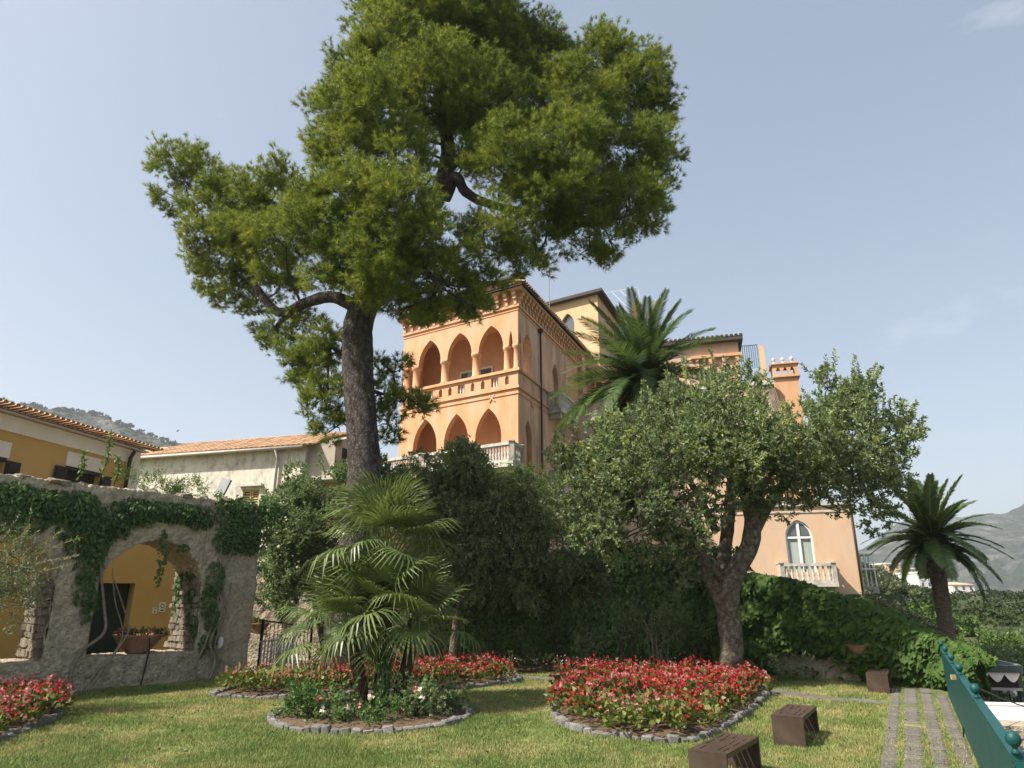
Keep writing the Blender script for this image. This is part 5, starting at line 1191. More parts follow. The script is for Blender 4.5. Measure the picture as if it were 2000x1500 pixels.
def pine_tufts(blobs):
    Pp, Dd, Bb = [], [], []
    for c, r in blobs:
        ns = max(8, int(21 * r ** 1.8)); dr = sph(ns); dr[:, 2] = dr[:, 2] * .85 + .1
        cc = c + dr * r * rng.uniform(.45, .95, (ns, 1)); rr = r * .20 + rng.uniform(.14, .30, ns)
        br = rng.normal(0, .07, ns)
        for i in range(ns):
            m = max(6, int(72 * rr[i] ** 2 * 1.5)); dd = sph(m); dd[:, 2] = dd[:, 2] * .75 + .18
            p = cc[i] + dd * rr[i] * rng.uniform(.25, 1, (m, 1))
            Pp.append(p); Dd.append(unit(dd * .8 + dr[i] * .5 + np.array([0, 0, .45]))); Bb.append(np.full(m, br[i]) + rng.normal(0, .05, m))
    P0, D0, B0_ = np.concatenate(Pp), np.concatenate(Dd), np.concatenate(Bb)
    k = 22; n = len(P0)
    e1 = unit(np.cross(D0, rng.normal(size=(n, 3)))); e2 = np.cross(D0, e1)
    th = rng.uniform(0, 2 * math.pi, (n, k, 1)); al = rng.uniform(0, 1, (n, k, 1))
    rad = e1[:, None, :] * np.cos(th) + e2[:, None, :] * np.sin(th)
    ph = rng.uniform(.15, 1.5, (n, k, 1)) ** .9
    d = unit(D0[:, None, :] * np.cos(ph) + rad * np.sin(ph))
    sl = rng.uniform(.75, 1.4, (n, 1, 1))
    L = .175 * sl * rng.uniform(.75, 1.15, (n, k, 1)); pos = P0[:, None, :] + D0[:, None, :] * (al - .7) * .12 * sl
    s = unit(np.cross(d, rng.normal(size=(n, k, 3)))) * .0092
    V = np.stack([pos - s, pos + s, pos + d * L], 2).reshape(-1, 3); m = n * k
    return V, np.arange(3 * m).reshape(m, 3), np.clip(.47 + np.repeat(B0_, k) * 1.4 + np.repeat(rng.normal(0, .12, n), k) + rng.normal(0, .06, m), 0, .95)
V, F, v = pine_tufts(pb); print("pine tris", len(F))
npmesh("crown", V, F, M['pine'], pine, v, kind="stuff")
# cones here and there
cn = MB(); 
for c, r in pb:
    for k in range(int(3 * r)):
        d = sph(1)[0]; p = c + d * r * rnd.uniform(.3, .6); cn.lathe([(.01, -.05), (.035, -.03), (.04, 0), (.02, .04), (.003, .06)], 6, p)
cn.build("cones", M['twig'], pine, kind="stuff")

# ------------------------------------------------------------------ forked evergreen tree in the right bed
BAY = [(1415,765,62,19),(1350,785,78,18.6),(1465,775,52,19),(1290,805,58,18.5),(1220,835,66,18.6),(1160,860,50,19),(1150,925,58,19),(1230,930,85,18),(1180,1000,64,18.4),(1245,1020,55,18.2),(1320,880,88,17.6),(1420,850,98,17.4),(1515,875,72,17.6),(1625,805,62,18.4),(1570,870,88,17.6),(1680,790,66,18.6),(1735,800,45,18.6),(1665,865,88,18),(1740,855,66,18.4),(1780,845,34,18.6),(1500,925,64,17.8),(1420,935,64,17.8),(1600,945,58,18.2),(1690,935,66,18.4),(1745,910,55,18.6),(1770,950,34,18.8),(1705,1005,46,18.8),(1330,975,56,17.9),(1150,1050,38,18.8),(1195,1065,36,18.6),(1330,1075,48,18.4),(1352,1118,34,18.6),(1285,960,56,18),(1290,1060,30,18.5),(1640,960,45,19.4),(1480,735,22,19.3),(1410,730,34,19.4),(1120,1000,32,19.2),
 (1440,820,70,20.4),(1590,880,70,20.6),(1330,850,80,20.6),(1230,880,70,20.4),(1660,830,70,20.8),(1500,900,60,20.8),(1555,985,34,18.6),(1120,890,48,18.8),(1110,960,46,18.8),(1155,1020,55,18.6),(1250,985,70,17.8),(1300,1035,52,18),(1375,1060,36,18),(1210,1050,48,18.2),(1120,1030,36,19),(1350,1020,50,18),(1270,1085,30,18.4),(1180,900,60,18.2),(1760,885,45,18.4),(1720,970,55,18.6),(1640,1000,30,18.8),(1690,760,40,18.6),(1620,755,50,18.6),(1400,985,44,17.9),(1450,965,44,17.8),(1510,985,40,18),(1360,950,55,17.8),(1560,930,50,18),(1480,890,60,17.6),(1390,905,60,17.6),(1290,1000,50,17.9),(1620,900,60,18)]
bb = px_blobs(BAY, 18.5, .80)
bay = thing("evergreen_tree", "broad forked evergreen tree with lichened trunk in the large begonia bed", "tree", (5.64, 18.92, 0))
q = MB(); path = catmull([G(1428, 1345), G(1428, 1338) + np.array([0, 0, .3]), at(1428, 1280, 18.9), at(1424, 1210, 18.85), at(1418, 1160, 18.8), at(1440, 1110, 18.7), at(1466, 1060, 18.6), at(1468, 1000, 18.5), at(1445, 930, 18.5), at(1440, 850, 18.4)], 5)
q.tube(path, lerp_list([.42, .32, .29, .295, .34, .25, .23, .22, .17, .09], len(path)), 18, noise=.18, nscale=3)
q.build("trunk", M['bark2'], bay, True); sk = list(path[25:])
lb = MB()
limb([(1412, 1170, 18.85), (1385, 1125, 18.7), (1372, 1090, 18.6), (1340, 1060, 18.5), (1280, 1000, 18.4), (1200, 950, 18.4)], [.24, .19, .16, .12, .08, .04])
limb([(1425, 1150, 18.9), (1415, 1090, 19.2), (1425, 1000, 19.4), (1430, 900, 19.4), (1420, 800, 19.2)], [.22, .19, .17, .11, .05])
limb([(1405, 1130, 18.6), (1395, 1110, 18.3), (1398, 1095, 18.2)], [.10, .07, .03])
limb([(1466, 1050, 18.6), (1520, 960, 18.6), (1600, 900, 18.6), (1690, 880, 18.6)], [.18, .14, .10, .05])
limb([(1468, 1000, 18.5), (1500, 930, 19.2), (1560, 860, 19.4), (1640, 800, 19.4)], [.14, .10, .07, .04])
limb([(1400, 1040, 19.2), (1340, 930, 19.3), (1260, 860, 19.4)], [.12, .09, .04])
branches(lb, sk, bb, r0=.035, r1=.014, sag=.03); lb.build("limb", M['bark2'], bay, True)
V, F, v = twig_cloud(bb, 36, 11, .20, .125, .052, up=.35, sub=.38, var0=.50, varspread=.28, shoots=9); print("bay", len(F))
npmesh("crown", V, F, M['bay'], bay, v, kind="stuff")

# ------------------------------------------------------------------ middle shrubs and small trees
def shrub(name, label, cat, blobs, base, mat, dens, k, tl, L, W, trunk=None, **kw):
    t = thing(name, label, cat, base)
    q = MB(); tops = sorted(blobs, key=lambda b: -b[1])[:9]
    if trunk: q.tube(catmull(trunk, 5), lerp_list([.17, .14, .10, .06], (len(trunk) - 1) * 5 + 1), 9, noise=.15)
    b0 = np.array(trunk[-1] if trunk else base, float)
    for c, r in tops: q.tube(catmull([b0, (b0 + c) / 2 + np.array([rnd.uniform(-.2, .2), 0, .2]), c], 4), lerp_list([.07, .05, .02], 9), 5, noise=.2)
    q.build("trunk", M['twig'] if not trunk else M['bark2'], t, True)
    V, F, v = twig_cloud(blobs, dens, k, tl, L, W, **kw); npmesh("crown", V, F, M[mat], t, v, kind="stuff"); return t
shrub("evergreen_shrub", "rounded glossy evergreen shrub between the arched wall and the pine trunk", "shrub", px_blobs([(555,985,50),(610,965,55),(660,950,45),(720,940,45,25),(690,990,50,24.5),(580,1035,60),(640,1030,60),(700,1050,55),(545,1090,45),(600,1095,55),(660,1100,50),(530,1140,38),(575,1150,38),(625,1150,35),(520,1040,35),(740,990,45,25),(760,940,35,25.5)], 24), (-6.3, 24.6, 0), 'shrub', 42, 11, .20, .11, .055, var0=.45, up=.3, shoots=5)
shrub("weeping_tree", "small weeping evergreen tree with dark slanting trunk right of the pine", "tree", px_blobs([(860,905,55),(900,890,40),(820,930,50),(790,960,40),(820,950,55),(800,1000,45),(905,930,60),(850,990,70),(930,985,72),(980,1000,70),(900,1050,70),(840,1060,55),(970,1070,70),(1030,1060,60),(940,1110,50),(1010,1120,50),(1060,1120,40),(880,1110,45),(1060,1020,50),(990,1150,32),(1040,1160,28),(1100,1080,48,23.5),(1120,1130,36,23.5),(1090,1000,40,24),(1150,1110,36,23.6)], 23.4), (-2.0, 24.2, 0), 'bay', 40, 11, .26, .12, .045, trunk=[(-2.0, 24.2, 0), (-1.9, 24.1, 1.1), (-1.75, 24, 2.0), (-1.2, 23.8, 3.3)], var0=.46, up=.0, droop=.55, varspread=.26)
shrub("feathery_shrub", "light green feathery shrub below the palazzo's corner downpipe", "shrub", px_blobs([(1000,960,48),(1050,965,48),(1085,975,38),(1030,1010,45),(970,940,30),(1080,1020,38),(1010,930,26)], 27), (1.0, 27.2, 2.3), 'bright', 26, 10, .30, .12, .03, var0=.45, up=.7)
shrub("corner_shrub", "grey-green leafy shrub left of the forked tree's lowest branches", "shrub", px_blobs([(1130,840,30),(1120,900,38),(1110,950,36),(1140,980,40)], 26), (3.2, 26.5, 2.3), 'bay', 20, 9, .26, .12, .05, var0=.5)
und = [("round_bush", "rounded pale-tipped bush at the foot of the creeper wall", (1155, 1255, 34, 23), 'shrub', .62), ("small_bush", "tiny yellowish bush in the shade left of the rounded bush", (1005, 1268, 20, 23.6), 'bright', .3), ("nandina_bush", "tall cane-stemmed bush behind the large begonia bed", (1290, 1215, 55, 21.8), 'shrub', .55), ("dark_bush", "dark bush between the cane-stemmed bush and the forked trunk", (1355, 1240, 42, 21.6), 'ivy', .45), ("mid_bush", "loose grey-green bush left of the cane-stemmed bush", (1225, 1215, 42, 22.6), 'shrub', .6), ("shaded_bush", "dark shaded bush right of the weeping tree's trunk", (935, 1245, 36, 24.2), 'ivy', .4), ("young_bush", "dark leafy bush in front of the creeper wall's middle", (1080, 1235, 36, 23.8), 'ivy', .4)]
for nm, lab, (px, py, r, Y), mt, v0 in und:
    p = at(px, py, Y); rm = metres(r, p); g0 = np.array([p[0], p[1], 0.0]); t = thing(nm, lab, "bush", g0)
    bl_ = [(p + np.array([rnd.uniform(-.6, .6), rnd.uniform(-.3, .3), rnd.uniform(-.5, .5)]) * rm, rm * .6) for _ in range(6)]
    V, F, v = twig_cloud(bl_, 34, 9, .2, .085, .035, var0=v0, up=.4); npmesh("foliage", V, F, M[mt], t, v, kind="stuff"); q = MB()
    for k in range(14 if nm == "nandina_bush" else 6): q.tube([g0 + np.array([rnd.uniform(-.45, .45) * rm, rnd.uniform(-.2, .2), 0]), p + np.array([rnd.uniform(-.7, .7), rnd.uniform(-.3, .3), rnd.uniform(-.4, .3)]) * rm], [.018, .01], 4)
    q.build("stem", M['vinestem' if nm == "nandina_bush" else 'twig'], t)
# shaded border in front of the creeper wall
bd = MB(); sb = [(-1.6, 23.6), (0.6, 22.0), (3.2, 21.2), (6.3, 20.6), (7.0, 22.4), (-1.8, 25.5)]; bd.add([(x, y, .03) for x, y in sb], [tuple(range(len(sb)))]); tag(bd.build("soil_border", M['soil']), kind="structure")
for i, t_ in enumerate(np.linspace(0, 1, 15)):
    x, y = np.interp(t_, [0, .4, .75, 1], [-1.0, .9, 3.2, 5.2]), np.interp(t_, [0, .4, .75, 1], [23.3, 22.1, 21.4, 21.0])
    t = thing("border_plant", "low white and purple flowering plant in the shaded border row", "flower", (x, y, .03), "shaded border flowers")
    V, F, v = twig_cloud([(np.array([x, y, .18]), .28)], 60, 8, .1, .07, .04, var0=.3); npmesh("foliage", V, F, M['begleaf'], t, v, kind="stuff")
    pos = np.array([x, y, .34]) + rng.normal(0, .14, (26, 3)) * np.array([1.3, 1, .5]); V, F = leaf_quads(pos, rng.normal(size=(26, 3)), .045, .04); npmesh("blossoms", V, F, M['white_petal' if i % 2 else 'pink'], t, rng.uniform(.2, .9, 26), kind="stuff")
for (px, py, lab) in ((1478, 1307, "tilted terracotta pot behind the forked trunk"), (1675, 1277, "small terracotta bowl half sunk in the big-leaved creeper")):
    p = at(px, py, 20.0 if px < 1500 else 19.3); z0 = p[2] if px > 1500 else .02
    t = thing("terracotta_pot", lab, "pot", (p[0], p[1], z0)); q = MB(); q.lathe([(.12, 0), (.2, .12), (.24, .2), (.26, .22), (.23, .22), (.01, .15)], 16, (p[0], p[1], z0)); o = q.build("bowl", M['terracotta'], t, True)
t = thing("low_grassy_plant", "low arching leafy plant at the foot of the big-leaved wall", "plant", (7.35, 20.1, 0)); V, F, v = twig_cloud([(np.array([7.0 + .3 * k, 20.2 - .1 * k, .2]), .3) for k in range(4)], 50, 8, .25, .14, .03, var0=.5, up=.6); npmesh("foliage", V, F, M['olive'], t, v, kind="stuff")

# olive at the left edge
oc = px_blobs([(-10,1110,60),(30,1090,45),(10,1160,60),(40,1150,45),(60,1120,30),(25,1200,40),(-40,1180,60),(70,1170,26),(-60,1110,70),(5,1060,35)], 14.2)
ol = thing("olive_tree", "grey-green olive tree leaning in at the left edge", "olive tree", (-11.5, 14.6, 0))
q = MB(); q.tube(catmull([(-11.5, 14.6, 0), (-11.4, 14.6, 1.2), (-11.0, 14.4, 2.2), (-10.6, 14.2, 3.0)], 4), lerp_list([.16, .12, .09, .05], 13), 9, noise=.2); sk = [np.array((-11.4, 14.5, 1.5)), np.array((-11.0, 14.4, 2.2)), np.array((-10.6, 14.2, 2.9))]
branches(q, sk, oc, r0=.025, r1=.01, sag=0); q.build("trunk", M['bark2'], ol, True)
V, F, v = twig_cloud(oc, 52, 12, .25, .085, .019, up=.4, var0=.34, shoots=6)
ex = []
for (a, b) in (((60, 1085), (155, 1050)), ((60, 1085), (120, 1035)), ((70, 1100), (150, 1085)), ((60, 1120), (130, 1105)), ((20, 1070), (60, 1028))):
    P0, P1 = at(*a, 14.2), at(*b, 14.0); n = 60; tt = rng.uniform(.1, 1, (n, 1)); pos = P0 * (1 - tt) + P1 * tt; d = unit((P1 - P0)[None] / np.linalg.norm(P1 - P0) + rng.normal(0, .7, (n, 3))); V2, F2 = leaf_quads(pos, d, .10, .022); ex.append((V2, F2, rng.uniform(.4, .9, n)))
    q = MB(); q.tube([P0, P1], [.012, .005], 4); q.build("shoot", M['vinestem'], ol)
V, F, v = merge([(V, F, v)] + ex); npmesh("crown", V, F, M['olive'], ol, v, kind="stuff")

# ------------------------------------------------------------------ fan palm
def fan_leaf(lp, rl, droop, nb=30, spread=118):
    V, F, var = [], [], []
    def quad(a, b, c, d, v): i = len(V); V.extend([a, b, c, d]); F.append((i, i + 1, i + 2, i + 3)); var.append(v)
    w = .012; quad((0, -w, 0), (lp * .5, -w * .8, .02), (lp * .5, w * .8, .02), (0, w, 0), .6); quad((lp * .5, -w * .8, .02), (lp, -w * .6, 0), (lp, w * .6, 0), (lp * .5, w * .8, .02), .6)
    quad((0, 0, -w), (lp * .5, 0, .02 - w), (lp * .5, 0, .02 + w), (0, 0, w), .6)
    for k in range(nb):
        a = R(-spread + 2 * spread * k / (nb - 1)); L = rl * (1 - .22 * (abs(a) / R(spread)) ** 2) * rng.uniform(.92, 1.05); da = R(2 * spread / (nb - 1)) * .5
        z = 0.05 * math.cos(a) * (1 if k % 2 else -1) * .15
        def pt(r, b, zz): return (lp + r * math.cos(b), r * math.sin(b), zz)
        dr = droop * rng.uniform(.6, 1.4); vv = float(np.clip(rng.normal(.5, .12), 0, .95))
        r1, r2, r3 = L * .42, L * .75, L
        lift = .10 * rl
        quad(pt(.02, a - da, 0), pt(r1, a - da * .95, lift * .55), pt(r1, a, lift * .40 + .012), pt(.02, a, 0), vv); quad(pt(.02, a, 0), pt(r1, a, lift * .40 + .012), pt(r1, a + da * .95, lift * .55), pt(.02, a + da, 0), vv - .04)
        quad(pt(r1, a - da * .92, lift * .55), pt(r2, a - da * .42, lift - dr * .35), pt(r2, a + da * .42, lift - dr * .35), pt(r1, a + da * .92, lift * .55), vv)
        quad(pt(r2, a - da * .42, lift - dr * .35), pt(r3, a - da * .05, lift - dr), pt(r3, a + da * .05, lift - dr), pt(r2, a + da * .42, lift - dr * .35), min(.95, vv + .12))
    o = npmesh("fan_leaf", np.array(V), np.array(F), M['fan'], None, var); me = o.data; bpy.data.objects.remove(o); return me
fans = [fan_leaf(.75, .78, .10), fan_leaf(.65, .80, .22), fan_leaf(.85, .75, .34), fan_leaf(.55, .70, .16)]
fp = thing("fan_palm", "clustered fan palm with several crowns in the round bed on the lawn", "palm", (-2.6, 15.3, .05))
q = MB()
heads = []
for (bx, by), (px, py, Y), r in (((-2.75, 15.4), (752, 1062, 15.5), .15), ((-2.35, 15.1), (812, 1210, 15.0), .14), ((-3.0, 15.0), (675, 1225, 15.0), .13), ((-2.6, 14.8), (750, 1185, 14.9), .14)):
    t_ = at(px, py, Y); heads.append(t_); m_ = (np.array([bx, by, 0]) * .5 + t_ * .5) + np.array([rnd.uniform(-.1, .1), 0, 0])
    pth = catmull([(bx, by, 0), m_, t_], 8); q.tube(pth, lerp_list([r * 1.15, r, r * .95, r * 1.05], len(pth)), 12, noise=.45, nscale=9)
q.build("trunk", M['fibre'], fp, True)
def place_leaf(me, root, org, az_, el_, roll, sc_, name):
    Mx = Matrix.Rotation(az_, 3, 'Z') @ Matrix.Rotation(-el_, 3, 'Y') @ Matrix.Rotation(roll, 3, 'X')
    o = inst(name, me, root, org, scale=sc_, rot=Mx.to_euler()); return o
for hi, (hd_, cnt, lo, s_) in enumerate(zip(heads, (34, 20, 22, 24), (-22, -38, -42, -38), (1.13, 1.0, 1.04, 1.04))):
    for k in range(cnt):
        t_ = (k + .5) / cnt; el_ = R(lo + (80 - lo) * (1 - t_) ** .8) + R(rnd.uniform(-8, 8)); az_ = k * 2.39996 + hi
        place_leaf(fans[1 if el_ > R(45) else rnd.choice((0, 1, 2, 3)) if el_ > 0 else 2], fp, hd_, az_, el_, R(rnd.uniform(-18, 18)), s_ * rnd.uniform(.88, 1.12), "fan_leaf")
iv = thing("trunk_ivy", "dark ivy climbing the fan palm's stems", "ivy", (-2.6, 14.7, .05))
V, F, v = ivy_patches([(0, .35, .14, .4, .1), (.03, .9, .12, .5, .1), (-.02, 1.3, .1, .3, .1)], lambda s, w, z: (-2.58 + s, 14.62 + w, z), 900, .085, LEAFIVY); npmesh("foliage", V, F, M['ivy'], iv, v, kind="stuff")

# ------------------------------------------------------------------ date palms
def frond(L, curve, nl=88, twist=0.0):
    V, F, var = [], [], []
    ts = np.linspace(0, 1, 13)
    cx = lambda t: np.array([L * t * (1 - .12 * curve * t), 0, -curve * L * .42 * t ** 2.2])
    for a, b in zip(ts[:-1], ts[1:]):
        w = .035 * (1 - .8 * a); i = len(V); p, q_ = cx(a), cx(b); V.extend([p + [0, -w, 0], p + [0, w, 0], q_ + [0, w * .93, 0], q_ + [0, -w * .93, 0]]); F.append((i, i + 1, i + 2, i + 3)); var.append(.75)
    for k in range(nl):
        t = .10 + .90 * k / (nl - 1); p = cx(t); tg = unit((cx(min(1, t + .02)) - cx(t - .02))[None])[0]; ll = L * .145 * (math.sin(math.pi * min(1, .12 + .86 * t)) ** .55 + .12) * rng.uniform(.9, 1.1)
        for sd_ in (-1, 1):
            up_ = .35 * (1 - t * .5) + rng.normal(0, .08); d = unit((tg * (.45 + .45 * t) + np.array([0, sd_ * .9, 0]) + np.array([-tg[2], 0, tg[0]]) * up_)[None])[0]
            e = p + d * ll - np.array([0, 0, ll * .16]); w = tg * .026; i = len(V); mid = p + d * ll * .5
            V.extend([p - w * .5, p + w * .5, mid + w, e, mid - w]); F.append((i, i + 1, i + 2, i + 3, i + 4)); var.append(float(np.clip(rng.normal(.45, .13), 0, .95)))
    F4 = np.array([f for f in F if len(f) == 4]); F5 = np.array([f for f in F if len(f) == 5])
    o = npmesh("frond", np.array(V), [F4, F5], M['frond'], None, var); me = o.data; bpy.data.objects.remove(o); return me
def date_palm(label, base, top, L, count, r, lo=-50, seed=1, mat='palmtrunk'):
    t = thing("date_palm", label, "palm", base, group="date palms"); rr = random.Random(seed)
    b, c = np.array(base, float), np.array(top, float); pth = catmull([b, b * .6 + c * .4, b * .2 + c * .8, c], 14); rad = lerp_list([r * 1.15, r, r, r * 1.0, r * 1.05, r * 1.45, r * 1.5], len(pth)); rad = [x * (1.05 if i % 2 else .97) for i, x in enumerate(rad)]
    q = MB(); q.tube(pth, rad, 16, noise=.06, nscale=5); q.build("trunk", M[mat], t, True)
    st_ = MB()
    for k in range(150):
        z = rr.uniform(-1.5, .1); a = k * 2.39996; rad_ = r * (1.5 + .32 * z); p = c + np.array([math.cos(a) * rad_, math.sin(a) * rad_, z]); d = np.array([math.cos(a) * .12, math.sin(a) * .12, .16]); tt = np.array([-math.sin(a), math.cos(a), 0]) * .07
        st_.add([p - tt, p + tt, p + d + tt * .6, p + d - tt * .6, p + d * .2 + np.array([0, 0, .13])], [(0, 1, 2, 3), (3, 2, 4), (0, 3, 4), (1, 2, 4)])
    st_.build("leaf_bases", M['fibre' if mat != 'palmtrunk' else 'vinestem'], t, kind="stuff")
    ms = [frond(L, .35), frond(L, .7), frond(L, 1.05), frond(L, 1.35)]
    for k in range(count):
        t_ = (k + .5) / count; el_ = R(lo + (86 - lo) * (1 - t_) ** 1.15) + R(rr.uniform(-6, 6)); az_ = k * 2.39996 + seed
        me = ms[0 if el_ > R(60) else 1 if el_ > R(35) else rr.choice((1, 2, 2, 3)) if el_ > R(0) else rr.choice((1, 2))]
        place_leaf(me, t, c + np.array([0, 0, .1]), az_, el_, R(rr.uniform(-25, 25)), rr.uniform(.85, 1.1), "frond")
    return t
date_palm("tall dark date palm rising between the palazzo's side wall and the forked tree", tuple(at(1288, 1120, 31)), tuple(at(1258, 745, 31)), 4.5, 84, .46, lo=-48, seed=2)
p2 = at(1822, 1062, 30); date_palm("smaller date palm with a clean trunk above the right-hand creeper wall", (p2[0] - .15, 30, zg(p2[0], 30) - .3), tuple(p2), 2.9, 46, .30, lo=-22, seed=5)

# ------------------------------------------------------------------ steel benches with slotted tops
def slot_plate(mb, L, W_, z, th, slots):
    xs = sorted({0, L} | {v for s in slots for v in s[:2]}); ys = sorted({0, W_} | {v for s in slots for v in s[2:]})
    hole = lambda x, y: any(s[0] < x < s[1] and s[2] < y < s[3] for s in slots)
    for x0, x1 in zip(xs[:-1], xs[1:]):
        for y0, y1 in zip(ys[:-1], ys[1:]):
            if hole((x0 + x1) / 2, (y0 + y1) / 2): continue
            for zz in (z, z - th): mb.quad((x0, y0, zz), (x1, y0, zz), (x1, y1, zz), (x0, y1, zz))
    for a, b, c, d in slots:
        for (p, q_) in (((a, c), (b, c)), ((b, c), (b, d)), ((b, d), (a, d)), ((a, d), (a, c))): mb.quad((*p, z), (*q_, z), (*q_, z - th), (*p, z - th))
    for (p, q_) in (((0, 0), (L, 0)), ((L, 0), (L, W_)), ((L, W_), (0, W_)), ((0, W_), (0, 0))): mb.quad((*p, z), (*q_, z), (*q_, z - th), (*p, z - th))
LB, WB, HB = 1.32, .47, .43
sw = .016
slots = [(a, b, y, y + sw) for a, b, y in ((.12, .40, .07), (.50, .80, .07), (.88, 1.05, .07), (.16, .52, .15), (.58, .86, .15), (1.0, 1.2, .24), (.70, .95, .31), (1.0, 1.18, .33), (.12, .36, .36), (.46, .80, .40), (.92, 1.22, .41))]
def bench(label, corner, ang):
    t = thing("steel_bench", label, "bench", (corner[0], corner[1], 0), "steel benches on the lawn", ang)
    q = MB(); slot_plate(q, LB, WB, HB, .012, slots); q.box(0, LB, .0015, .012, HB - .06, HB - .0125); q.box(0, LB, WB - .012, WB - .0015, HB - .06, HB - .0125); o = link("seat", q.mesh("seat"), M['corten'], t)
    for x in (0.0, LB - .014):
        q = MB(); q.box(x + .002, x + .012, .001, WB - .001, -.02, HB - .0125); link("end_panel", q.mesh("end_panel"), M['corten'], t)
        q = MB(); q.box(x + (.0125 if x < .5 else -.0285), x + (.0285 if x > 9 else .0415 if x < .5 else .0015), .002, .03, 0, HB - .062); link("stiffener", q.mesh("stiffener"), M['corten'], t)
    return t
# long axis runs away from the camera to the right; the near end panel faces the camera
bench("brown steel bench cut off by the bottom edge of the photo", (2.515, 8.88), math.atan2(10.01 - 8.89, 3.31 - 2.52))
bench("brown steel bench nearer the path, standing whole on dry grass", (4.46, 11.43), math.atan2(12.55 - 11.42, 5.13 - 4.43))
bench("far dark bench in shade against the creeper wall", (8.95, 17.45), math.atan2(18.3 - 17.45, 9.45 - 8.95))

# ------------------------------------------------------------------ teal railing
rl = thing("teal_railing", "dark teal metal panel railing with ball finials along the path", "railing", (railx(11.1), 11.1, 0))
posts = [5.72, 8.64, 11.1, 12.95, 14.9, 16.6]
RH = 1.02
bf = MB(); bf.lathe([(.045, 0), (.06, .02), (.035, .05), (.03, .08), (.06, .10), (.085, .14), (.092, .185), (.08, .23), (.05, .265), (.01, .28)], 16); bfm = bf.mesh("ball_finial", True); bfm.materials.append(M['teal'])
Rm = lambda s, w, z: (R0[0] + rd[0] * s + rn[0] * w, R0[1] + rd[1] * s + rn[1] * w, z)
sY = lambda Y: (Y - 9.0) / rd[1]
for Y in posts:
    s = sY(Y); q = MB(); q.box(s - .03, s + .03, -.10, -.04, -.05, RH, Rm); q.build("post", M['teal'], rl); inst("ball_finial", bfm, rl, Rm(s, -.06, RH + .048), 0, .58)
for a, b in zip(posts[:-1], posts[1:]):
    s0, s1 = sY(a), sY(b); k = max(1, round((s1 - s0) / 1.05))
    for i in range(k):
        p0, p1 = s0 + (s1 - s0) * i / k, s0 + (s1 - s0) * (i + 1) / k; q = MB(); q.box(p0 + .006, p1 - .006, -.035, -.028, .06, RH - .02, Rm); q.build("panel", M['teal'], rl)
q = MB(); q.box(sY(posts[0]), sY(posts[-1]), -.11, -.02, RH + .002, RH + .047, Rm); q.build("top_rail", M['teal'], rl)
q = MB(); q.box(sY(posts[0]) + .04, sY(posts[-1]), -.075, -.04, .05, .08, Rm); q.build("bottom_rail", M['teal'], rl)
q = MB(); c0 = np.array([3.79, 5.72]); q.box(c0[0] + .1, 13, c0[1] + .05, c0[1] + .13, RH - .02, RH + .04); q.build("return_rail", M['teal'], rl)
q = MB()
for x in np.arange(4.2, 13, 1.1): q.box(x, x + 1.05, c0[1] + .07, c0[1] + .078, .06, RH - .03)
q.build("return_panel", M['teal'], rl)
for s in (sY(7.6), sY(9.5), sY(12.2)):
    q = MB(); q.tube([Rm(s, -.02, .16), Rm(s + .02, -.0, .0)], .012, 5); q.build("stay", M['iron'], rl)
pl = MB(); p = Rm(sY(11.75), -.0, RH - .05); pl.box(p[0] - .05, p[0] + .05, p[1] - .012, p[1] + .012, p[2] - .04, p[2] + .03); po = pl.build("tie_plate", M['shuttertan']); tag(po, "small brown plate tied to the teal railing's top", "plate")

# ------------------------------------------------------------------ terrace below the railing
pg = thing("pergola", "grey-green metal pergola roof with scalloped white valance below the railing", "pergola", (15, 23, -2.7))
FRc = at(1987, 1304, 19.0); dPg = np.array([.275, .9614]); wPg = np.array([-.9614, .275]); zt_ = FRc[2]; WP, DP = 2.1, 5.2
def Pm(u, w, z): p = FRc[:2] + wPg * u + dPg * w; return (p[0], p[1], z)      # u to the left along the front, w away
for k in range(13):
    q = MB(); w = DP * k / 12; q.box(-.02, WP, w, w + .30, zt_ + .005, zt_ + .04, Pm); q.build("roof_slat", M['pergola'], pg)
q = MB(); q.box(-.08, WP, -.12, -.003, zt_ - .12, zt_ + .05, Pm); q.build("front_beam", M['pergola'], pg)
q = MB(); q.box(-.10, -.025, 0, DP + .3, zt_ - .08, zt_ + .07, Pm); q.build("side_beam", M['greymetal'], pg)
for u, w in ((.0, .06), (.0, DP), (WP - .1, .06), (WP - .1, DP)):
    q = MB(); q.box(u - .05, u + .05, w - .05, w + .05, -2.7, zt_ - .125, Pm); q.build("post", M['pergola'], pg)
for k in range(6):
    q = MB(); a, b = WP * k / 6, WP * (k + 1) / 6; P_ = [(a, zt_ - .125)] + [(a + (b - a) * t, zt_ - .125 - .04 - .19 * math.sin(math.pi * t)) for t in np.linspace(0, 1, 9)] + [(b, zt_ - .125)]
    q.add([Pm(u, -.06, z) for u, z in P_] + [Pm(u, -.052, z) for u, z in P_], [tuple(range(11)), tuple(range(21, 10, -1))] + [(i, i + 1, 12 + i, 11 + i) for i in range(10)]); q.build("valance_scallop", M['canvas'], pg)
q = MB(); q.box(.0, WP, -.08, .02, zt_ - .55, zt_ - .49, Pm); q.build("lower_rail", M['greymetal'], pg)
q = MB(); q.box(.05, WP, .03, .05, zt_ - .488, zt_ - .13, Pm); q.build("dark_screen", M['dark'], pg)
for k in range(10):
    q = MB(); u = .1 + (WP - .2) * k / 9; q.box(u - .01, u + .01, -.04, -.02, -1.9, zt_ - .56, Pm); q.build("bar", M['iron'], pg)
aw_ = thing("white_awning", "flat white canvas awning just beyond the teal railing", "awning", (11, 13.5, -2.7))
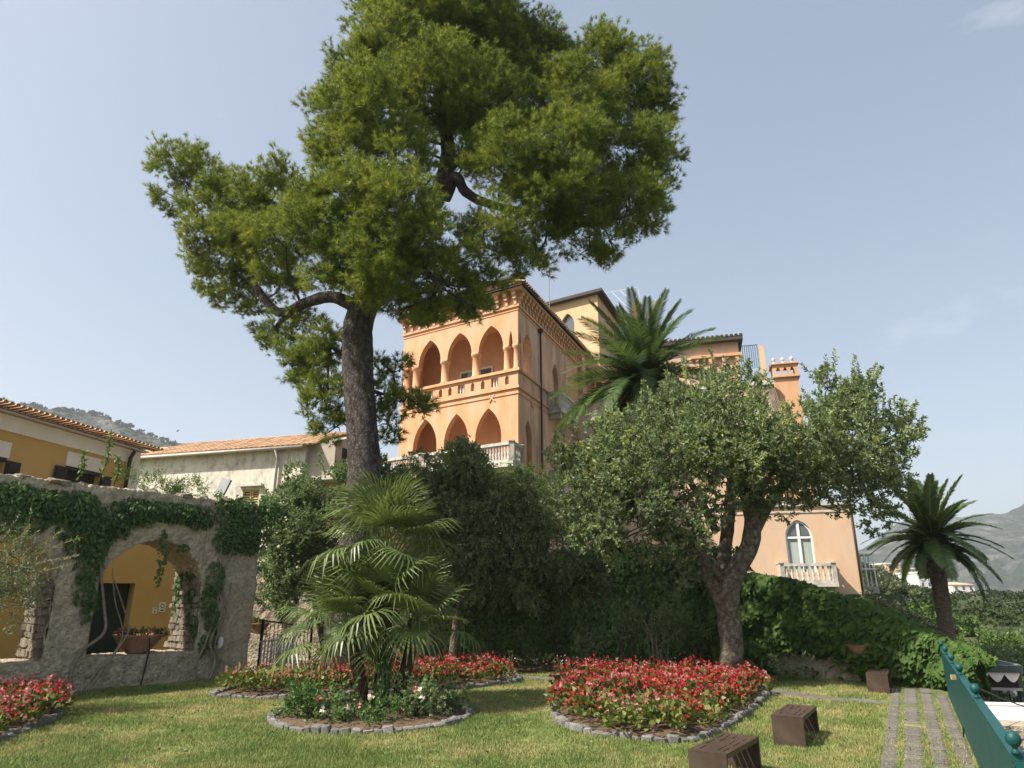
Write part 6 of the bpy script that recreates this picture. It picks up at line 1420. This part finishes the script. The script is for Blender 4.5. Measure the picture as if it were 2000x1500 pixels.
P_ = [at(1935, 1406, 12.6), at(2070, 1408, 12.6), at(2070, 1383, 14.4), at(1912, 1379, 14.4)]
q = MB(); q.add(P_ + [p - np.array([0, 0, .05]) for p in P_], [(0, 1, 2, 3), (7, 6, 5, 4), (0, 1, 5, 4), (1, 2, 6, 5), (2, 3, 7, 6), (3, 0, 4, 7)]); q.build("canvas", M['canvas'], aw_)
q = MB(); q.tube([P_[3] + np.array([0, .05, .03]), P_[2] + np.array([0, .05, .03])], .045, 6); q.build("far_bar", M['whitepaint'], aw_)
q = MB(); q.tube([P_[2] - np.array([.3, .1, .06]), P_[2] * np.array([1, 1, 0]) - np.array([.3, .1, 2.7])], .04, 6); q.build("leg", M['whitepaint'], aw_)
q = MB(); q.tube([P_[3] + np.array([.3, -.1, -.06]), P_[3] * np.array([1, 1, 0]) + np.array([.3, -.1, -2.7])], .04, 6); q.build("leg", M['whitepaint'], aw_)
cw_ = MB(); cw_.tube(catmull([Rm(sY(11.3), -.1, .95), (9.5, 13.0, .25), (13, 13.4, .0)], 6), .012, 5); tag(cw_.build("cable", M['hose']), "thin black cable running from the railing over the awning", "cable")
pp_ = at(1950, 1418, 11.9); lb_ = MB(); lb_.box(pp_[0], pp_[0] + 5, 11.9, 12.35, -2.7, pp_[2]); lbo = lb_.build("stucco_parapet", M['rubble']); tag(lbo, "grey stucco parapet below the white awning", "wall")
ps = thing("striped_parasol", "red and white striped parasol edge at the right of the frame", "parasol", (14.1, 17.5, -2.7))
q = MB(); q.add([(14.1, 17.5, .35)] + [(14.1 + 1.25 * math.cos(a), 17.5 + 1.25 * math.sin(a), -.15) for a in np.arange(0, 6.28, .7854)] + [(14.1 + 1.25 * math.cos(a), 17.5 + 1.25 * math.sin(a), -.4) for a in np.arange(0, 6.28, .7854)], [(0, i + 1, (i + 1) % 8 + 1) for i in range(8)] + [(i + 1, (i + 1) % 8 + 1, (i + 1) % 8 + 9, i + 9) for i in range(8)]); q.build("canopy", M['stripes'], ps)
q = MB(); q.tube([(14.1, 17.5, -2.7), (14.1, 17.5, .33)], .03, 6); q.build("pole", M['whitepaint'], ps)
for i, (px, py, Y) in enumerate([(1909, 1329, 20.8), (1922, 1334, 20.5), (1958, 1347, 20.2), (1978, 1354, 20)]):
    p = at(px, py, Y); t = thing("globe_lamp", ["farthest white globe lamp under the pergola", "second white globe lamp from the pergola's left end", "third white globe lamp among the shrubs", "nearest white globe lamp by the pergola's right post"][i], "lamp", (p[0], p[1], -2.7), "globe lamps")
    q = MB(); q.lathe([(.01, -.1), (.06, -.085), (.1, -.03), (.1, .03), (.06, .085), (.01, .1)], 14, p); q.build("globe", M['lampglass'], t, True); q = MB(); q.tube([(p[0], p[1], -2.7), (p[0], p[1], p[2] - .09)], .02, 5); q.build("stand", M['iron'], t)
low_plants = [("terrace_shrub", "leafy dark shrub under the pergola beside the globe lamps", [(1925,1360,24,19.5),(1950,1370,20,19.5),(1900,1345,20,20)], 'ivy'), ("yellow_shrub", "yellow-green shrub right of the pergola post", [(1990,1335,16,24),(1975,1330,14,25)], 'bright'),
 ("clipped_hedge", "broad pale clipped hedge behind the pergola", [(1890 + 14 * i, 1283 + .8 * i, 16, 33) for i in range(12)] + [(1890 + 14 * i, 1296 + .8 * i, 16, 31) for i in range(12)], 'shrub'),
 ("laurel_hedge", "tall bright laurel hedge along the garden beyond the pergola", [(1895 + 12 * i, 1258 + 2 * rnd.random(), 17, 38) for i in range(14)], 'bright'),
 ("square_hedge", "dark square-cut hedge at the date palm's foot", [(1850 + 10 * i, 1228, 13, 44) for i in range(6)] + [(1850 + 10 * i, 1240, 13, 44) for i in range(6)], 'ivy'),
 ("oleander_bush", "bush with white blossoms between the creeper wall and the date palm", [(1775,1195,20,40),(1800,1200,20,40),(1755,1190,16,41),(1825,1205,16,41)], 'bright'),
 ("rounded_bush", "round dark bush just left of the small date palm's trunk", [(1800,1180,16,46),(1815,1190,18,46),(1845,1200,14,46)], 'ivy'),
 ("bank_shrub", "low olive-green shrubs trailing over the bank above the creeper", [(1700 + 18 * i, 1176 + 9 * i, 14, 32) for i in range(9)], 'olive')]
for nm, lab, bl_, mt in low_plants:
    B_ = px_blobs(bl_, 30); base = np.mean([b[0] for b in B_], axis=0); t = thing(nm, lab, "hedge" if "hedge" in nm else "shrub", (base[0], base[1], zg(base[0], base[1]) if base[1] > 26 else -2.7))
    far = base[1] / 20; V, F, v = twig_cloud(B_, 24 / far, 9, .22 * far, .10 * far, .05 * far, var0=.5, up=.4); npmesh("foliage", V, F, M[mt], t, v, kind="stuff")
    q = MB()
    for c, r in B_[::2]: q.tube([(c[0], c[1], min(-2.7, c[2] - r - .1) if base[1] < 30 else zg(c[0], c[1]) - .2), (c[0], c[1], c[2])], [.06, .03], 5)
    q.build("stem", M['twig'], t)

# ------------------------------------------------------------------ village on the spur
def house(label, px0, px1, pyb, pyt, Y, dep, wallm, roofm='tile', gable=True, wins=3, rows=1, rot=0.0):
    a, b = at(px0, pyb, Y), at(px1, pyb, Y); zt0 = at((px0 + px1) / 2, pyt, Y)[2]; w = b[0] - a[0]; z0 = min(a[2], zg((a[0] + b[0]) / 2, Y)) - 1.5
    t = thing("village_house", label, "house", (a[0], Y, z0), "houses on the hillside")
    Mh = lambda u, d, z: (a[0] + u * math.cos(rot) - d * math.sin(rot), Y + u * math.sin(rot) + d * math.cos(rot), z)
    q = MB(); q.box(0, w, 0, dep, z0, zt0, Mh); q.build("wall", M[wallm], t)
    q = MB(); o_ = w * .04
    if gable: q.add([Mh(-o_, -o_, zt0 + .01), Mh(w + o_, -o_, zt0 + .01), Mh(w + o_, dep + o_, zt0 + .01), Mh(-o_, dep + o_, zt0 + .01), Mh(-o_ * 0 + w * .15, dep / 2, zt0 + w * .13), Mh(w * .85, dep / 2, zt0 + w * .13)], [(0, 1, 5, 4), (1, 2, 5), (2, 3, 4, 5), (3, 0, 4)])
    else: q.box(-o_, w + o_, -o_, dep + o_, zt0 + .005, zt0 + .35, Mh)
    q.build("roof", M[roofm], t)
    hgt = zt0 - a[2]
    for r_ in range(rows):
        for k in range(wins):
            u = w * (k + .5) / wins; ww, wh_ = w / wins * .16, hgt / rows * .26; zc = a[2] + hgt * (r_ + .55) / rows
            q = MB(); q.box(u - ww, u + ww, -.06, .05, zc - wh_, zc + wh_, Mh); wo = q.build("window", M['glass'], t)
            q = MB(); q.box(u - ww * 1.25, u + ww * 1.25, -.16, -.003, zc - wh_ - .22, zc - wh_ - .02, Mh); q.build("sill", M['whiteplain'], wo)
    return t
house("cream stepped tower house at the left end of the hillside village", 1734, 1762, 1128, 1102, 165, 8, 'ochrepale', 'whiteplain', False, 2, 2)
house("long low white house right of the cream tower house", 1764, 1805, 1150, 1132, 150, 8, 'whiteplain', 'whiteplain', False, 4)
house("tall white house partly behind the small date palm's trunk", 1800, 1826, 1165, 1120, 140, 8, 'whiteplain', 'whiteplain', False, 2, 3)
house("pinkish flat house on the slope behind the white houses", 1772, 1800, 1125, 1112, 180, 8, 'greyrender', 'whiteplain', False, 3)
house("white villa with red tiled roof right of the date palm", 1862, 1905, 1157, 1142, 160, 10, 'whiteplain', 'tile', True, 3)
house("small white house with red roof below the villa", 1908, 1942, 1178, 1163, 150, 8, 'whiteplain', 'tile', True, 3)
house("white cottage with arched front near the square hedge", 1862, 1893, 1221, 1198, 75, 6, 'whiteplain', 'tile', True, 2)
house("tan brick cottage below the white cottage", 1893, 1926, 1232, 1212, 70, 6, 'ochrepale', 'tile', False, 3)
house("tiny grey house at the spur's far right slope", 1945, 1968, 1196, 1186, 165, 7, 'greyrender', 'whiteplain', False, 2)
for k, (px, py, r, Y) in enumerate([(1735,1140,24,70),(1720,1150,18,68),(1765,1152,18,72),(1790,1158,20,66),(1708,1155,14,60),(1752,1160,14,64),(1720,1112,14,120),(1700,1120,16,120),(1880,1176,16,110),(1900,1185,18,105),(1925,1195,18,100),(1950,1200,18,100),(1980,1215,20,95),(1895,1200,14,95),(1940,1222,18,80),(1970,1232,18,78),(1860,1180,14,115),(1995,1228,16,88),(1920,1172,12,140),(1960,1190,12,140)]):
    p = at(px, py + r * .25, Y); rm = metres(r, p) * .68; gz = float(zg(p[0], p[1])); t = thing("hillside_tree", "small round olive-green tree on the hillside below the village", "tree", (p[0], p[1], min(gz, p[2] - rm)), "trees on the hillside")
    bl_ = [(p + np.array([rnd.uniform(-.6, .6), rnd.uniform(-.5, .5), rnd.uniform(-.4, .4)]) * rm, rm * .55) for _ in range(6)]; f_ = Y / 20
    V, F, v = twig_cloud(bl_, 70 / f_ ** 1.7, 8, .06 * f_, .055 * f_, .036 * f_, var0=.4 + .02 * (k % 7)); npmesh("crown", V, F, M['wood' if k % 3 else 'olive'], t, v, kind="stuff")
    q = MB(); q.tube([(p[0], p[1], min(gz, p[2] - rm) - .3), tuple(p)], [rm * .14, rm * .07], 6); q.build("trunk", M['twig'], t)
# woods and scrub too far off to count
def wood(name, label, pts, rad, per, leaf):
    n = len(pts); c = np.repeat(pts, per, 0); r = np.repeat(rad, per)[:, None]; d = sph(n * per); d[:, 2] = np.abs(d[:, 2]) * .9 - .1
    V, F = leaf_quads(c + d * r * rng.uniform(.7, 1.05, (n * per, 1)), sph(n * per), leaf * r[:, 0], leaf * .8 * r[:, 0])
    o = npmesh(name, V, F, M['wood'], None, np.clip(np.repeat(rng.uniform(.2, .7, n), per) + rng.normal(0, .1, n * per), 0, .95)); tag(o, label, "woodland", kind="stuff")
sel = Vl[22:-1].reshape(-1, 3); sel = sel[rng.integers(0, len(sel), 900)] + rng.normal(0, 2.5, (900, 3)) * np.array([1, 1, 0])
rid = Vl[-2]; rid = np.concatenate([rid[rng.integers(0, len(rid), 160)]]) + rng.normal(0, 1.6, (160, 3)) * np.array([1.5, 1, .2])
pts = np.concatenate([sel, rid]); wood("hill_wood", "dark trees covering the hill behind the yellow house", pts, rng.uniform(2.0, 4.2, len(pts)), 60, .6)
X = rng.uniform(30, 170, 3600); Yy = rng.uniform(50, 210, 3600); kp = (X / Yy > .45) & (X / Yy < .85); X, Yy = X[kp], Yy[kp]
wood("hillside_scrub", "low green scrub and vines on the terraced hillside", np.stack([X, Yy, zg(X, Yy) + .3], 1), rng.uniform(.4, 1.1, len(X)), 50, .4)

# bird over the white house
pb_ = at(347, 842, 45); bdt = thing("bird", "tiny dark bird in flight above the white house's roof", "bird", tuple(pb_))
q = MB(); q.tube([pb_ + np.array([-.09, 0, -.03]), pb_, pb_ + np.array([.1, 0, .04])], [.01, .035, .012], 6); q.build("body", M['hose'], bdt, True)
q = MB(); q.add([pb_ + np.array(v_) for v_ in ((-.03, 0, 0), (.04, 0, .02), (.10, -.2, .10), (-.05, .25, .06))], [(0, 1, 2), (0, 1, 3)]); q.build("wing", M['hose'], bdt)

# ------------------------------------------------------------------ haze: the air over the valley
hz = MB(); hz.box(-1500, 2400, -190, 2400, -120, 420)
hm = bpy.data.materials.new("haze"); hm.use_nodes = True; nt = hm.node_tree; nt.nodes.remove(nt.nodes["Principled BSDF"])
pv = nt.nodes.new("ShaderNodeVolumePrincipled"); pv.inputs['Color'].default_value = (0.86, 0.92, 1.0, 1); pv.inputs['Density'].default_value = 0.00022; pv.inputs['Anisotropy'].default_value = 0.2
nt.links.new(pv.outputs[0], nt.nodes["Material Output"].inputs['Volume'])
ho = hz.build("haze", hm); tag(ho, kind="stuff")
print("triangles", sum(sum(len(p.vertices) - 2 for p in me.polygons) for me in bpy.data.meshes if len(me.polygons) < 20000) + sum(len(me.polygons) * (len(me.polygons[0].vertices) - 2) for me in bpy.data.meshes if len(me.polygons) >= 20000), "objects", len(bpy.data.objects))
